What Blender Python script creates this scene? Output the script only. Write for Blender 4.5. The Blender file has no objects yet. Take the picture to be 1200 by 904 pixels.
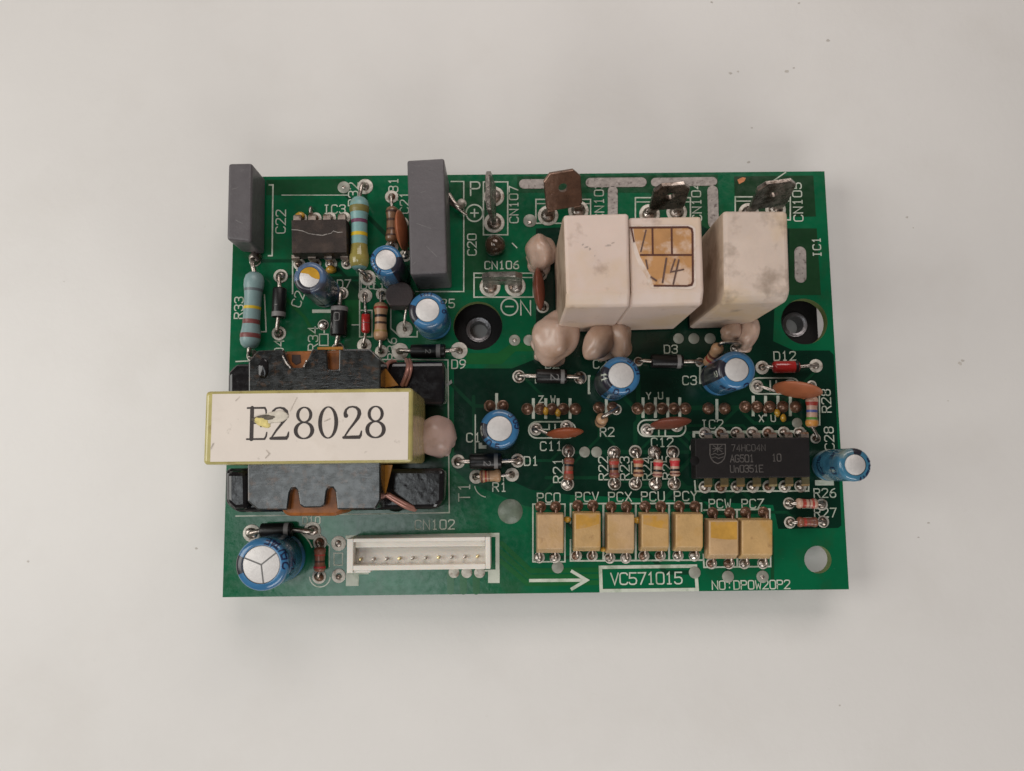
import bpy, bmesh, math, random
import numpy as np
from mathutils import Vector, Matrix, noise
random.seed(7)
sc = bpy.context.scene
col = sc.collection
S = 0.001                     # everything below is written in millimetres
PI = math.pi

# ------------------------------------------------------------------ camera
FPX, CXP, CYP = 900.0, 600.0, 452.0            # focal length and centre of a 1200 x 904 picture
TX, TY, TZ = 0.110340338, -0.00428455101, -0.0116790207
CAM = Vector((-4.21645778, -15.2053171, 125.470453))
RM = (Matrix.Rotation(TZ, 3, 'Z') @ Matrix.Rotation(TY, 3, 'Y') @ Matrix.Rotation(TX, 3, 'X'))
cd = bpy.data.cameras.new('camera'); cam = bpy.data.objects.new('camera', cd); col.objects.link(cam)
cd.sensor_width = 36; cd.lens = FPX / 1200 * 36; cd.clip_start = 0.005; cd.clip_end = 20
cam.matrix_world = Matrix.Translation(CAM * S) @ RM.to_4x4()
cd.dof.use_dof = True; cd.dof.focus_distance = 0.119; cd.dof.aperture_fstop = 27.0 / 0.55
sc.camera = cam
# fstop is relative to the lens length in mm: aperture = 0.55 mm

# ------------------------------------------------------------------ light
w = bpy.data.worlds.new('World'); sc.world = w; w.use_nodes = True
bg = w.node_tree.nodes['Background']; bg.inputs[0].default_value = (1.0, 0.83, 0.76, 1); bg.inputs[1].default_value = 0.055
def area(name, loc, target, sx, sy, power, colr):
    l = bpy.data.lights.new(name, 'AREA'); l.shape = 'RECTANGLE'; l.size = sx; l.size_y = sy
    l.energy = power; l.color = colr
    o = bpy.data.objects.new(name, l); col.objects.link(o); o.location = loc
    d = Vector(target) - Vector(loc); o.rotation_euler = d.to_track_quat('-Z', 'Y').to_euler()
    return o
area('window_light', (-0.31, 0.0, 0.24), (0, 0, 0), 0.20, 0.24, 0.70, (1.0, 0.992, 0.95))
area('near_fill_light', (0.06, -0.30, 0.20), (0.01, 0, 0), 0.26, 0.13, 0.53, (1.0, 0.985, 0.965))  # added fill lamp brightening the near side of the table
area('far_fill_light', (0.05, 0.31, 0.33), (0.02, 0, 0), 0.34, 0.20, 0.80, (1.0, 0.92, 0.885))  # added fill lamp lifting the far table edge
area('ceiling_light', (-0.15, -0.085, 0.60), (-0.03, -0.02, 0), 0.23, 0.15, 0.36, (0.92, 0.98, 1.0))
sc.view_settings.view_transform = 'Standard'; sc.view_settings.look = 'None'
sc.view_settings.exposure = 0.0; sc.view_settings.gamma = 1.0; sc.view_settings.use_curve_mapping = False
sc.cycles.max_bounces = 8

# ------------------------------------------------------------------ helpers
def P(x, y, z=0.0):
    """where the sight line through photo pixel (x, y) meets the level z mm above the board"""
    d = RM @ Vector(((x - CXP) / FPX, -(y - CYP) / FPX, -1.0))
    return CAM + d * ((z - CAM.z) / d.z)
def pxmm(x, y, z=0.0):
    return (P(x + 1, y, z) - P(x, y, z)).length

MATS = {}
def mat(name, color, rough=0.5, metal=0.0, var=0.0, vs=0.5, bump=0.0, bs=4.0, spec=0.5, coat=0.0, stains=(), trans=0.0, sss=0.0, aniso=None, rvar=0.0):
    if name in MATS: return MATS[name]
    m = bpy.data.materials.new(name); m.use_nodes = True; nt = m.node_tree; N = nt.nodes; L = nt.links
    b = N['Principled BSDF']
    g = N.new('ShaderNodeNewGeometry'); sv = N.new('ShaderNodeVectorMath'); sv.operation = 'SCALE'; sv.inputs['Scale'].default_value = 1000
    L.new(g.outputs['Position'], sv.inputs[0]); vec = sv.outputs[0]
    if aniso:
        mp = N.new('ShaderNodeMapping'); mp.inputs['Scale'].default_value = aniso; L.new(vec, mp.inputs[0]); avec = mp.outputs[0]
    else: avec = vec
    c = None
    def rgb(cc): return (cc[0], cc[1], cc[2], 1)
    if var > 0:
        n = N.new('ShaderNodeTexNoise'); n.inputs['Scale'].default_value = vs; n.inputs['Detail'].default_value = 6; n.inputs['Roughness'].default_value = 0.65
        L.new(avec, n.inputs['Vector'])
        r = N.new('ShaderNodeValToRGB'); r.color_ramp.elements[0].position = 0.25; r.color_ramp.elements[1].position = 0.75
        r.color_ramp.elements[0].color = rgb([max(0, v * (1 - var)) for v in color]); r.color_ramp.elements[1].color = rgb([min(1, v * (1 + var)) for v in color])
        L.new(n.outputs['Fac'], r.inputs[0]); c = r.outputs[0]
    for k, (sc_, ssc, lo, hi, amt) in enumerate(stains):
        n = N.new('ShaderNodeTexNoise'); n.inputs['Scale'].default_value = ssc; n.inputs['Detail'].default_value = 4; n.inputs['Roughness'].default_value = 0.6
        ad = N.new('ShaderNodeVectorMath'); ad.operation = 'ADD'; ad.inputs[1].default_value = (17.3 * (k + 1), 5.1 * k, 3.3); L.new(vec, ad.inputs[0]); L.new(ad.outputs[0], n.inputs['Vector'])
        mr = N.new('ShaderNodeMapRange'); mr.inputs['From Min'].default_value = lo; mr.inputs['From Max'].default_value = hi; mr.inputs['To Max'].default_value = amt
        L.new(n.outputs['Fac'], mr.inputs['Value'])
        mx = N.new('ShaderNodeMix'); mx.data_type = 'RGBA'; L.new(mr.outputs[0], mx.inputs['Factor'])
        if c is None: mx.inputs['A'].default_value = rgb(color)
        else: L.new(c, mx.inputs['A'])
        mx.inputs['B'].default_value = rgb(sc_); c = mx.outputs['Result']
    if c is None: b.inputs['Base Color'].default_value = rgb(color)
    else: L.new(c, b.inputs['Base Color'])
    b.inputs['Roughness'].default_value = rough; b.inputs['Metallic'].default_value = metal
    if rvar > 0:
        n = N.new('ShaderNodeTexNoise'); n.inputs['Scale'].default_value = 0.9; n.inputs['Detail'].default_value = 5; L.new(vec, n.inputs['Vector'])
        mr = N.new('ShaderNodeMapRange'); mr.inputs['From Min'].default_value = .3; mr.inputs['From Max'].default_value = .7
        mr.inputs['To Min'].default_value = max(0.02, rough - rvar); mr.inputs['To Max'].default_value = min(1, rough + rvar)
        L.new(n.outputs['Fac'], mr.inputs['Value']); L.new(mr.outputs[0], b.inputs['Roughness'])
    b.inputs['Specular IOR Level'].default_value = spec
    if coat: b.inputs['Coat Weight'].default_value = coat; b.inputs['Coat Roughness'].default_value = 0.12
    if trans: b.inputs['Transmission Weight'].default_value = trans
    if sss:
        b.inputs['Subsurface Weight'].default_value = sss; b.inputs['Subsurface Radius'].default_value = (1.0, .6, .4); b.inputs['Subsurface Scale'].default_value = 0.001
    if bump > 0:
        n = N.new('ShaderNodeTexNoise'); n.inputs['Scale'].default_value = bs; n.inputs['Detail'].default_value = 5; L.new(avec, n.inputs['Vector'])
        bp = N.new('ShaderNodeBump'); bp.inputs['Strength'].default_value = bump; bp.inputs['Distance'].default_value = 0.0002
        L.new(n.outputs['Fac'], bp.inputs['Height']); L.new(bp.outputs[0], b.inputs['Normal'])
    MATS[name] = m; return m

class MB:
    """collects faces (mm, world axes); build() links them as ONE mesh object"""
    def __init__(s): s.v = []; s.f = []; s.sm = []
    def add(s, vs, fs, smooth=True):
        o = len(s.v); s.v += [tuple(v) for v in vs]
        for f in fs: s.f.append([i + o for i in f]); s.sm.append(smooth)
    def build(s, name, m, parent=None, label=None, origin=None):
        a = np.array(s.v, float)
        if origin is None: origin = ((a[:, 0].min() + a[:, 0].max()) / 2, (a[:, 1].min() + a[:, 1].max()) / 2, a[:, 2].min())
        me = bpy.data.meshes.new(name); me.from_pydata(((a - np.array(origin)) * S).tolist(), [], s.f)
        me.polygons.foreach_set('use_smooth', s.sm); me.update()
        return link(name, me, m, parent, Vector(origin), label)
WL = {}
def link(name, me, m, parent, wl, label=None):
    o = bpy.data.objects.new(name, me); col.objects.link(o)
    if m is not None:
        if not me.materials: me.materials.append(m)
        elif me.materials[0] != m:
            o.material_slots[0].link = 'OBJECT'; o.material_slots[0].material = m
    pl = WL[parent.name] if parent else Vector((0, 0, 0))
    o.parent = parent; o.location = (wl - pl) * S; WL[o.name] = wl
    if label: o['label'] = label
    return o

def lathe(mb, o, ax, prof, n=24, a0=0.0, a1=2 * PI, ref=None, smooth=True, sharp=35):
    """surface of revolution: prof = [(t, r)] along axis ax from o. Sharp profile corners are split."""
    o = Vector(o); ax = Vector(ax).normalized()
    e1 = Vector(ref) if ref else Vector((1, 0, 0))
    if abs(ax.dot(e1)) > 0.9 and not ref: e1 = Vector((0, 0, 1))
    e1 = (e1 - ax * e1.dot(ax)).normalized(); e2 = ax.cross(e1)
    full = abs(a1 - a0 - 2 * PI) < 1e-6
    segs = []; cur = [prof[0]]
    for i in range(1, len(prof)):
        cur.append(prof[i])
        if i < len(prof) - 1:
            d1 = math.atan2(prof[i][1] - prof[i-1][1], prof[i][0] - prof[i-1][0]); d2 = math.atan2(prof[i+1][1] - prof[i][1], prof[i+1][0] - prof[i][0])
            dd = abs((d2 - d1 + PI) % (2 * PI) - PI)
            if math.degrees(dd) > sharp: segs.append(cur); cur = [prof[i]]
    segs.append(cur)
    m = n if full else n + 1
    for sg in segs:
        vs = []; fs = []
        for t, r in sg:
            for k in range(m):
                a = a0 + (a1 - a0) * k / n
                vs.append(o + ax * t + (e1 * math.cos(a) + e2 * math.sin(a)) * r)
        for i in range(len(sg) - 1):
            for k in range(n):
                k2 = (k + 1) % m if full else k + 1
                fs.append([i * m + k, i * m + k2, (i + 1) * m + k2, (i + 1) * m + k])
        mb.add(vs, fs, smooth)

def chaikin(p, it=2):
    p = [Vector(q) for q in p]
    for _ in range(it):
        q = [p[0]]
        for a, b in zip(p[:-1], p[1:]): q += [a * .75 + b * .25, a * .25 + b * .75]
        p = q + [p[-1]]
    return p
def tube(mb, pts, r, n=8, flat=1.0):
    pts = [Vector(p) for p in pts]; rings = []
    up = None
    for i, p in enumerate(pts):
        t = (pts[min(i + 1, len(pts) - 1)] - pts[max(i - 1, 0)]).normalized()
        if up is None:
            up = Vector((0, 0, 1)) if abs(t.z) < .9 else Vector((1, 0, 0))
        up = (up - t * up.dot(t)).normalized(); s = t.cross(up)
        rr = r[i] if isinstance(r, (list, tuple)) else r
        rings.append([p + (up * math.cos(2 * PI * k / n) * flat + s * math.sin(2 * PI * k / n)) * rr for k in range(n)])
    vs = [v for g in rings for v in g]; fs = []
    for i in range(len(rings) - 1):
        for k in range(n): fs.append([i * n + k, i * n + (k + 1) % n, (i + 1) * n + (k + 1) % n, (i + 1) * n + k])
    fs.append(list(range(n))[::-1]); fs.append([(len(rings) - 1) * n + k for k in range(n)])
    mb.add(vs, fs)
def solid(mb, bot, top, bevel=0.0, seg=2):
    """closed prism between two matching corner loops (mm), edges rounded"""
    bm = bmesh.new(); n = len(bot)
    vb = [bm.verts.new(v) for v in bot]; vt = [bm.verts.new(v) for v in top]
    bm.faces.new(vb[::-1]); bm.faces.new(vt)
    for i in range(n): bm.faces.new([vb[i], vb[(i + 1) % n], vt[(i + 1) % n], vt[i]])
    bmesh.ops.recalc_face_normals(bm, faces=bm.faces)
    if bevel > 0: bmesh.ops.bevel(bm, geom=list(bm.edges), offset=bevel, offset_type='OFFSET', segments=seg, profile=0.5, affect='EDGES', clamp_overlap=True)
    bm.verts.index_update()
    mb.add([v.co.copy() for v in bm.verts], [[v.index for v in f.verts] for f in bm.faces], smooth=False); bm.free()
def quadloop(px4, z): return [P(x, y, z) for x, y in px4]
def prism(mb, px4, zt, zb, bevel=0.0, taper=0.0, seg=2):
    """a block whose TOP corners are seen at px4 (any order round the loop); straight sides down to zb"""
    t = quadloop(px4, zt); c = sum(t, Vector()) / len(t)
    b = [Vector((c.x + (v.x - c.x) * (1 + taper), c.y + (v.y - c.y) * (1 + taper), zb)) for v in t]
    solid(mb, b, t, bevel, seg)
def box(mb, c, ex, ey, ez, bevel=0.0, rot=0.0, seg=2):
    c = Vector(c); R = Matrix.Rotation(rot, 3, 'Z')
    lp = [Vector((sx * ex / 2, sy * ey / 2, 0)) for sx, sy in ((-1, -1), (1, -1), (1, 1), (-1, 1))]
    solid(mb, [c + R @ p for p in lp], [c + R @ p + Vector((0, 0, ez)) for p in lp], bevel, seg)
def blob(mb, c, rad, amp=0.15, freq=0.5, sub=3, rot=0.0, zmin=None, seed=0):
    bm = bmesh.new(); bmesh.ops.create_icosphere(bm, subdivisions=sub, radius=1.0); R = Matrix.Rotation(rot, 3, 'Z'); vs = []
    for v in bm.verts:
        n = v.co.normalized(); d = 1 + amp * noise.noise(n * (freq * 3) + Vector((seed * 7.1, seed * 3.3, seed)))+ amp * .12 * noise.noise(n * (freq * 7) + Vector((seed, 4, 2)))
        p = Vector(c) + R @ Vector((n.x * rad[0] * d, n.y * rad[1] * d, n.z * rad[2] * d))
        if zmin is not None and p.z < zmin: p.z = zmin
        vs.append(p)
    bm.verts.index_update(); mb.add(vs, [[v.index for v in f.verts] for f in bm.faces]); bm.free()

# ---- stroke lettering: every glyph is a set of pen strokes, turned into flat ribbons
_o = [(1, 0), (3, 0), (3.7, .3), (4, 1), (4, 5), (3.7, 5.7), (3, 6), (1, 6), (.3, 5.7), (0, 5), (0, 1), (.3, .3), (1, 0)]
G = {
 '0': [_o], 'O': [_o], 'D': [[(0, 0), (2.6, 0), (3.6, .4), (4, 1.4), (4, 4.6), (3.6, 5.6), (2.6, 6), (0, 6), (0, 0)]],
 '1': [[(1, 4.9), (2, 6), (2, 0)], [(1, 0), (3, 0)]], '2': [[(0, 4.8), (.3, 5.6), (1.1, 6), (2.9, 6), (3.7, 5.6), (4, 4.7), (3.6, 3.6), (0, 0), (4, 0)]],
 '3': [[(0, 5), (.4, 5.7), (1.2, 6), (2.9, 6), (3.7, 5.6), (4, 4.6), (3.6, 3.6), (2.8, 3.2), (1.6, 3.2)], [(2.8, 3.2), (3.7, 2.7), (4, 1.6), (3.6, .4), (2.8, 0), (1.1, 0), (.3, .4), (0, 1)]],
 '4': [[(3, 0), (3, 6), (0, 1.8), (4, 1.8)]], '5': [[(3.8, 6), (.4, 6), (.2, 3.3), (2.6, 3.5), (3.6, 3), (4, 2), (3.7, .6), (2.7, 0), (1.1, 0), (.3, .4), (0, 1)]],
 '6': [[(3.4, 6), (1.6, 5.2), (.4, 3.6), (0, 1.8), (.4, .5), (1.3, 0), (2.8, 0), (3.7, .6), (4, 1.7), (3.6, 2.9), (2.7, 3.4), (1.2, 3.3), (.2, 2.4)]],
 '7': [[(0, 6), (4, 6), (1.3, 0)]], '8': [[(1.2, 3.2), (.3, 3.8), (0, 4.6), (.4, 5.6), (1.2, 6), (2.8, 6), (3.6, 5.6), (4, 4.6), (3.7, 3.8), (2.8, 3.2), (1.2, 3.2), (.3, 2.6), (0, 1.5), (.4, .4), (1.2, 0), (2.8, 0), (3.6, .4), (4, 1.5), (3.7, 2.6), (2.8, 3.2)]],
 '9': [[(.6, 0), (2.4, .8), (3.6, 2.4), (4, 4.2), (3.6, 5.5), (2.7, 6), (1.2, 6), (.3, 5.4), (0, 4.3), (.4, 3.1), (1.3, 2.6), (2.8, 2.7), (3.8, 3.6)]],
 'C': [[(4, 5), (3.6, 5.7), (2.9, 6), (1.2, 6), (.4, 5.7), (0, 4.9), (0, 1.1), (.4, .3), (1.2, 0), (2.9, 0), (3.6, .3), (4, 1)]],
 'I': [[(2, 0), (2, 6)], [(1, 6), (3, 6)], [(1, 0), (3, 0)]], 'N': [[(0, 0), (0, 6), (4, 0), (4, 6)]],
 'R': [[(0, 0), (0, 6), (2.8, 6), (3.7, 5.6), (4, 4.6), (3.7, 3.6), (2.8, 3.1), (0, 3.1)], [(2, 3.1), (4, 0)]],
 'T': [[(0, 6), (4, 6)], [(2, 6), (2, 0)]], 'P': [[(0, 0), (0, 6), (2.8, 6), (3.7, 5.6), (4, 4.5), (3.7, 3.4), (2.8, 3), (0, 3)]],
 'V': [[(0, 6), (2, 0), (4, 6)]], 'X': [[(0, 0), (4, 6)], [(0, 6), (4, 0)]], 'U': [[(0, 6), (0, 1.1), (.4, .3), (1.2, 0), (2.8, 0), (3.6, .3), (4, 1.1), (4, 6)]],
 'Y': [[(0, 6), (2, 3), (4, 6)], [(2, 3), (2, 0)]], 'W': [[(0, 6), (.8, 0), (2, 3.4), (3.2, 0), (4, 6)]], 'Z': [[(0, 6), (4, 6), (0, 0), (4, 0)]],
 'A': [[(0, 0), (2, 6), (4, 0)], [(.7, 2), (3.3, 2)]], 'G': [[(4, 5), (3.4, 5.8), (2.8, 6), (1.2, 6), (.3, 5.5), (0, 4.7), (0, 1.2), (.4, .3), (1.2, 0), (2.9, 0), (3.7, .4), (4, 1.3), (4, 2.7), (2.3, 2.7)]],
 'E': [[(4, 6), (0, 6), (0, 0), (4, 0)], [(0, 3.1), (3, 3.1)]], 'H': [[(0, 0), (0, 6)], [(4, 0), (4, 6)], [(0, 3), (4, 3)]], 'n': [[(.4, 0), (.4, 3.8)], [(.4, 3), (1.2, 3.8), (2.6, 3.8), (3.4, 3), (3.4, 0)]],
 'F': [[(4, 6), (0, 6), (0, 0)], [(0, 3.1), (3, 3.1)]],
 ':': [[(2, 1), (2, 1.6)], [(2, 4), (2, 4.6)]], '/': [[(.6, 0), (3.4, 6)]], '.': [[(1, 0), (1.3, 0)]], '+': [[(0, 3), (4, 3)], [(2, 1), (2, 5)]], '-': [[(.4, 3), (3.6, 3)]], ' ': [], '*': [[(2, 2), (2, 5)], [(.7, 2.6), (3.3, 4.4)], [(3.3, 2.6), (.7, 4.4)]],
}
def ribbon(mb, pts, wd, f, z=0.0, cap=True):
    """flat pen stroke of width wd (number or list) along 2-D pts; f maps (u, v, z) to space"""
    pts = [Vector((p[0], p[1])) for p in pts]
    closed = (pts[0] - pts[-1]).length < 1e-6 and len(pts) > 3
    if closed: pts = pts[:-1]
    n = len(pts); wl = wd if isinstance(wd, (list, tuple)) else [wd] * n
    vs = []; fs = []
    for i in range(n):
        a = pts[i - 1] if (i > 0 or closed) else None; b = pts[(i + 1) % n] if (i < n - 1 or closed) else None
        d1 = (pts[i] - a).normalized() if a is not None else None; d2 = (b - pts[i]).normalized() if b is not None else None
        t = ((d1 or d2) + (d2 or d1)); t = t.normalized() if t.length > 1e-6 else (d1 or d2)
        k = 1.0
        if d1 is not None and d2 is not None: k = 1 / max(0.45, t.dot(d1))
        nn = Vector((-t.y, t.x)) * wl[i] / 2 * k
        vs += [pts[i] + nn, pts[i] - nn]
    for i in range(n if closed else n - 1):
        j = (i + 1) % n; fs.append([2 * i, 2 * i + 1, 2 * j + 1, 2 * j])
    if cap and not closed:
        for i, d in ((0, -1), (n - 1, 1)):
            q = pts[1] - pts[0] if i == 0 else pts[-1] - pts[-2]
            t = q.normalized() * d; nn = Vector((-t.y, t.x)); r = wl[i] / 2; b0 = len(vs)
            arc = [pts[i] + (nn * math.cos(a) + t * math.sin(a)) * r for a in [PI * k / 5 for k in range(6)]]
            vs += arc; fs.append([b0 + k for k in range(6)][::-1])
    mb.add([f(v.x, v.y, z) for v in vs], fs, smooth=False)
def dense(pts, step):
    out = [pts[0]]
    for a, b in zip(pts[:-1], pts[1:]):
        n = max(1, int(math.hypot(b[0] - a[0], b[1] - a[1]) / step + .5)); out += [(a[0] + (b[0] - a[0]) * k / n, a[1] + (b[1] - a[1]) * k / n) for k in range(1, n + 1)]
    return out
def text_strokes(mb, s, h, pen, f, adv=0.93, asp=1.0, step=0):
    """lettering centred on (0, 0), letter height h"""
    k = h / 6; wtot = (len(s) - 1) * adv * h * asp + 4 * k * asp; x = -wtot / 2; zz = 0
    for ch in s:
        for st in G.get(ch, []):
            q = [(x + p[0] * k * asp, p[1] * k - h / 2) for p in st]; ribbon(mb, dense(q, step) if step else q, pen, f, zz); zz += 0.002
        x += adv * h * asp

# ------------------------------------------------------------------ materials
M_table = mat('table_paint', (0.715, 0.692, 0.662), 0.45, var=0.03, vs=0.03, bump=0.14, bs=0.9, stains=[((0.56, 0.52, 0.47), 0.045, .52, .78, .20), ((0.52, 0.48, 0.43), 0.8, .69, .79, .18)])
M_mask = mat('solder_mask', (0.002, 0.112, 0.045), 0.17, var=0.20, vs=0.10, bump=0.06, bs=1.2, spec=0.5, rvar=.06, stains=[((0.020, 0.070, 0.026), 0.16, .50, .70, .55), ((0.06, 0.15, 0.09), 2.0, .69, .76, .5)])
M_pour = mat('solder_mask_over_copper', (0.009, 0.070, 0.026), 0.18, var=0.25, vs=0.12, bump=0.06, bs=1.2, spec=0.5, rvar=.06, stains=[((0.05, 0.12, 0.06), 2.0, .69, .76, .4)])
M_trace = mat('solder_mask_over_track', (0.012, 0.110, 0.030), 0.17, var=0.1, spec=0.5)
M_tracks = mat('solder_mask_over_fine_track', (0.004, 0.050, 0.022), 0.18, var=0.2, vs=.3, spec=.5)
M_mid = mat('solder_mask_shade_edge', (0.002, 0.062, 0.028), 0.18, var=0.2, vs=.12, spec=.5, rvar=.05)  # in-between tone that softens the edge of the painted shade
M_olive = mat('solder_mask_over_terminal_copper', (0.011, 0.048, 0.018), 0.18, var=0.3, vs=0.12, spec=.5, rvar=.05)
M_plane_shade = mat('solder_mask_plane_and_shade', (0.002, 0.026, 0.014), 0.18, var=0.3, vs=0.10, bump=0.05, bs=1.5, spec=0.45, rvar=.05)  # copper plane tone, darkened further with the shade over the board centre
M_via = mat('tented_via', (0.30, 0.30, 0.25), 0.4, 0.2, var=0.2, vs=1.0, bump=.2, bs=2)
M_fr4 = mat('glass_fibre_edge', (0.16, 0.20, 0.07), 0.6, var=0.2, vs=1)
M_silk = mat('white_ink', (0.54, 0.57, 0.48), 0.6, var=0.15, vs=0.6, stains=[((0.22, 0.30, 0.19), 0.5, .50, .68, .7)])
M_solder = mat('solder', (0.50, 0.445, 0.40), 0.36, 1.0, var=0.45, vs=1.1, bump=0.8, bs=1.3, rvar=.18, stains=[((0.16, 0.09, 0.055), 0.9, .50, .64, .85)])
M_tin = mat('tinned_pad', (0.58, 0.54, 0.47), 0.45, 0.25, var=0.25, vs=0.8, bump=0.4, bs=2.0, stains=[((0.24, 0.17, 0.12), 0.9, .54, .66, .8)])
M_tinbar = mat('tinned_bar', (0.40, 0.355, 0.325), 0.55, 0.35, var=0.3, vs=0.9, bump=0.5, bs=2.0, stains=[((0.13, 0.10, 0.09), 1.2, .56, .66, .8)])
M_dsolder = mat('flux_stained_solder', (0.17, 0.085, 0.05), 0.28, 0.35, var=0.6, vs=1.0, bump=0.5, bs=1.5, coat=0.3)
M_lead = mat('tinned_lead', (0.50, 0.44, 0.39), 0.34, 1.0, var=0.4, vs=1.2, bump=.3, bs=2.5, stains=[((0.18, 0.11, 0.07), 0.8, .54, .68, .7)])
M_tab = mat('brass_tab_tarnished', (0.29, 0.25, 0.22), 0.28, 0.85, var=0.5, vs=0.4, bump=0.4, bs=1.0, rvar=.14, stains=[((0.06, 0.035, 0.022), 0.35, .48, .64, .8)])
M_tabg = mat('tab_grey', (0.24, 0.215, 0.19), 0.30, 0.75, var=0.5, vs=0.5, bump=0.4, bs=1.2, rvar=.12, stains=[((0.06, 0.035, 0.022), 0.4, .50, .64, .8)])
M_tabb = mat('tab_brown', (0.17, 0.10, 0.07), 0.34, 0.6, var=0.45, vs=0.4, bump=0.3, bs=1.5, rvar=.1)
M_dip = mat('black_moulding', (0.009, 0.007, 0.007), 0.5, var=0.3, vs=0.6, bump=0.2, bs=6, spec=.3)
M_dipb = mat('brown_dusty_moulding', (0.028, 0.018, 0.014), 0.42, var=0.45, vs=0.35, bump=0.3, bs=5, spec=.35, stains=[((0.085, 0.055, 0.04), 0.5, .50, .72, .6)])
M_diode = mat('diode_black', (0.008, 0.007, 0.007), 0.34, var=0.3, vs=0.8, bump=0.15, bs=5, spec=.4)
M_grey = mat('grey_print', (0.20, 0.19, 0.185), 0.5, var=0.15)
M_film = mat('grey_box_resin', (0.105, 0.095, 0.100), 0.42, var=0.14, vs=0.2, bump=0.2, bs=2.5, rvar=.08, stains=[((0.20, 0.185, 0.18), 1.2, .64, .76, .35)])
M_block = mat('aged_white_plastic', (0.68, 0.54, 0.465), 0.46, var=0.06, vs=0.12, bump=0.06, bs=2, sss=.10, stains=[((0.62, 0.44, 0.24), 0.09, .48, .72, .6), ((0.34, 0.23, 0.17), 0.30, .60, .74, .55)])
M_blockd = mat('aged_white_plastic_soiled', (0.62, 0.50, 0.42), 0.52, var=0.10, vs=0.2, bump=0.10, bs=2, sss=.08, stains=[((0.60, 0.42, 0.21), 0.10, .46, .66, .65), ((0.27, 0.20, 0.15), 0.26, .54, .72, .7)])
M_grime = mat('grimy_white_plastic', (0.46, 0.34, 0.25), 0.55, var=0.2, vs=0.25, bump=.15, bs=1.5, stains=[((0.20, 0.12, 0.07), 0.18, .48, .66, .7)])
M_glue = mat('silicone_glue', (0.50, 0.35, 0.275), 0.30, var=0.14, vs=0.18, bump=0.10, bs=0.8, sss=.2, stains=[((0.34, 0.20, 0.125), 0.16, .50, .70, .75), ((0.14, 0.075, 0.05), 0.5, .66, .76, .6)])
M_glue2 = mat('pink_silicone_glue', (0.50, 0.35, 0.30), 0.38, var=0.10, bump=0.12, bs=.8, sss=.2, stains=[((0.30, 0.18, 0.13), 0.3, .56, .74, .5)])
M_sleeve = mat('blue_sleeve', (0.042, 0.155, 0.310), 0.20, var=0.22, vs=0.3, spec=0.5, coat=0.3, rvar=.08, stains=[((0.10, 0.11, 0.13), 0.28, .54, .70, .65)])
M_sleeve2 = mat('blue_grey_sleeve', (0.09, 0.15, 0.26), 0.25, var=0.3, vs=0.3, coat=0.3, stains=[((0.07, 0.055, 0.05), 0.25, .50, .64, .75)])
M_sleeve3 = mat('teal_sleeve', (0.048, 0.17, 0.27), 0.20, var=0.45, vs=0.25, coat=0.4, stains=[((0.27, 0.30, 0.23), 0.16, .46, .60, .75)])
M_stripe = mat('dark_stripe', (0.020, 0.018, 0.028), 0.28, var=0.2, coat=0.2)
M_ink = mat('navy_ink', (0.006, 0.012, 0.055), 0.35)
M_alu = mat('aluminium', (0.66, 0.63, 0.61), 0.5, 0.45, var=0.08, vs=1.5, bump=0.2, bs=4)
M_vent = mat('vent_score', (0.16, 0.155, 0.15), 0.5, 0.6)
M_rblue = mat('blue_grey_lacquer', (0.22, 0.33, 0.33), 0.36, var=0.12, vs=0.5, bump=0.12, bs=2)
M_rcyan = mat('cyan_lacquer', (0.20, 0.37, 0.36), 0.34, var=0.12, vs=0.5, bump=0.12, bs=2, stains=[((0.30, 0.24, 0.06), 0.22, .52, .62, .6)])
M_rtan = mat('tan_lacquer', (0.46, 0.27, 0.15), 0.34, var=0.14, vs=0.7, bump=0.1, bs=2)
M_rpink = mat('pinkish_lacquer', (0.48, 0.30, 0.22), 0.34, var=0.14, vs=0.7)
M_rbrown = mat('brown_stained_lacquer', (0.20, 0.105, 0.055), 0.32, var=0.25, vs=0.7, coat=.3)
M_rred = mat('red_brown_lacquer', (0.22, 0.085, 0.050), 0.32, var=0.2, vs=0.7, coat=.2)
BAND = {k: mat('band_' + k, c, 0.36, var=0.1, vs=1.0) for k, c in dict(red=(0.36, 0.045, 0.03), bright_red=(0.50, 0.04, 0.045), brown=(0.13, 0.045, 0.03), maroon=(0.20, 0.06, 0.055), black=(0.012, 0.010, 0.010), yellow=(0.62, 0.43, 0.02), violet=(0.16, 0.05, 0.10), grey=(0.13, 0.15, 0.16), gold=(0.34, 0.23, 0.06), olive=(0.20, 0.17, 0.05), blue=(0.08, 0.10, 0.30), green=(0.07, 0.22, 0.03), orange=(0.55, 0.24, 0.05), darkbrown=(0.06, 0.028, 0.018)).items()}
M_glass = mat('red_glass', (0.42, 0.022, 0.020), 0.16, var=0.15, coat=.6)
M_disc = mat('orange_ceramic_coating', (0.36, 0.110, 0.045), 0.40, var=0.18, vs=0.4, bump=0.15, bs=1.5)
M_discd = mat('dark_red_ceramic_coating', (0.17, 0.045, 0.025), 0.40, var=0.2, vs=0.4, bump=0.15, bs=1.5)
M_disco = mat('red_orange_ceramic_coating', (0.30, 0.070, 0.025), 0.38, var=0.2, vs=0.4, bump=0.15, bs=1.5)
M_opto = mat('tan_moulding', (0.50, 0.315, 0.135), 0.34, var=0.18, vs=0.35, bump=0.25, bs=3, stains=[((0.46, 0.25, 0.06), 0.15, .50, .62, .7), ((0.24, 0.12, 0.05), 0.6, .60, .74, .65)])
M_opto2 = mat('tan_pink_moulding', (0.50, 0.325, 0.170), 0.36, var=0.18, vs=0.35, bump=0.25, bs=3, stains=[((0.46, 0.28, 0.10), 0.16, .52, .64, .6), ((0.24, 0.13, 0.06), 0.6, .60, .74, .65)])
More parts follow.
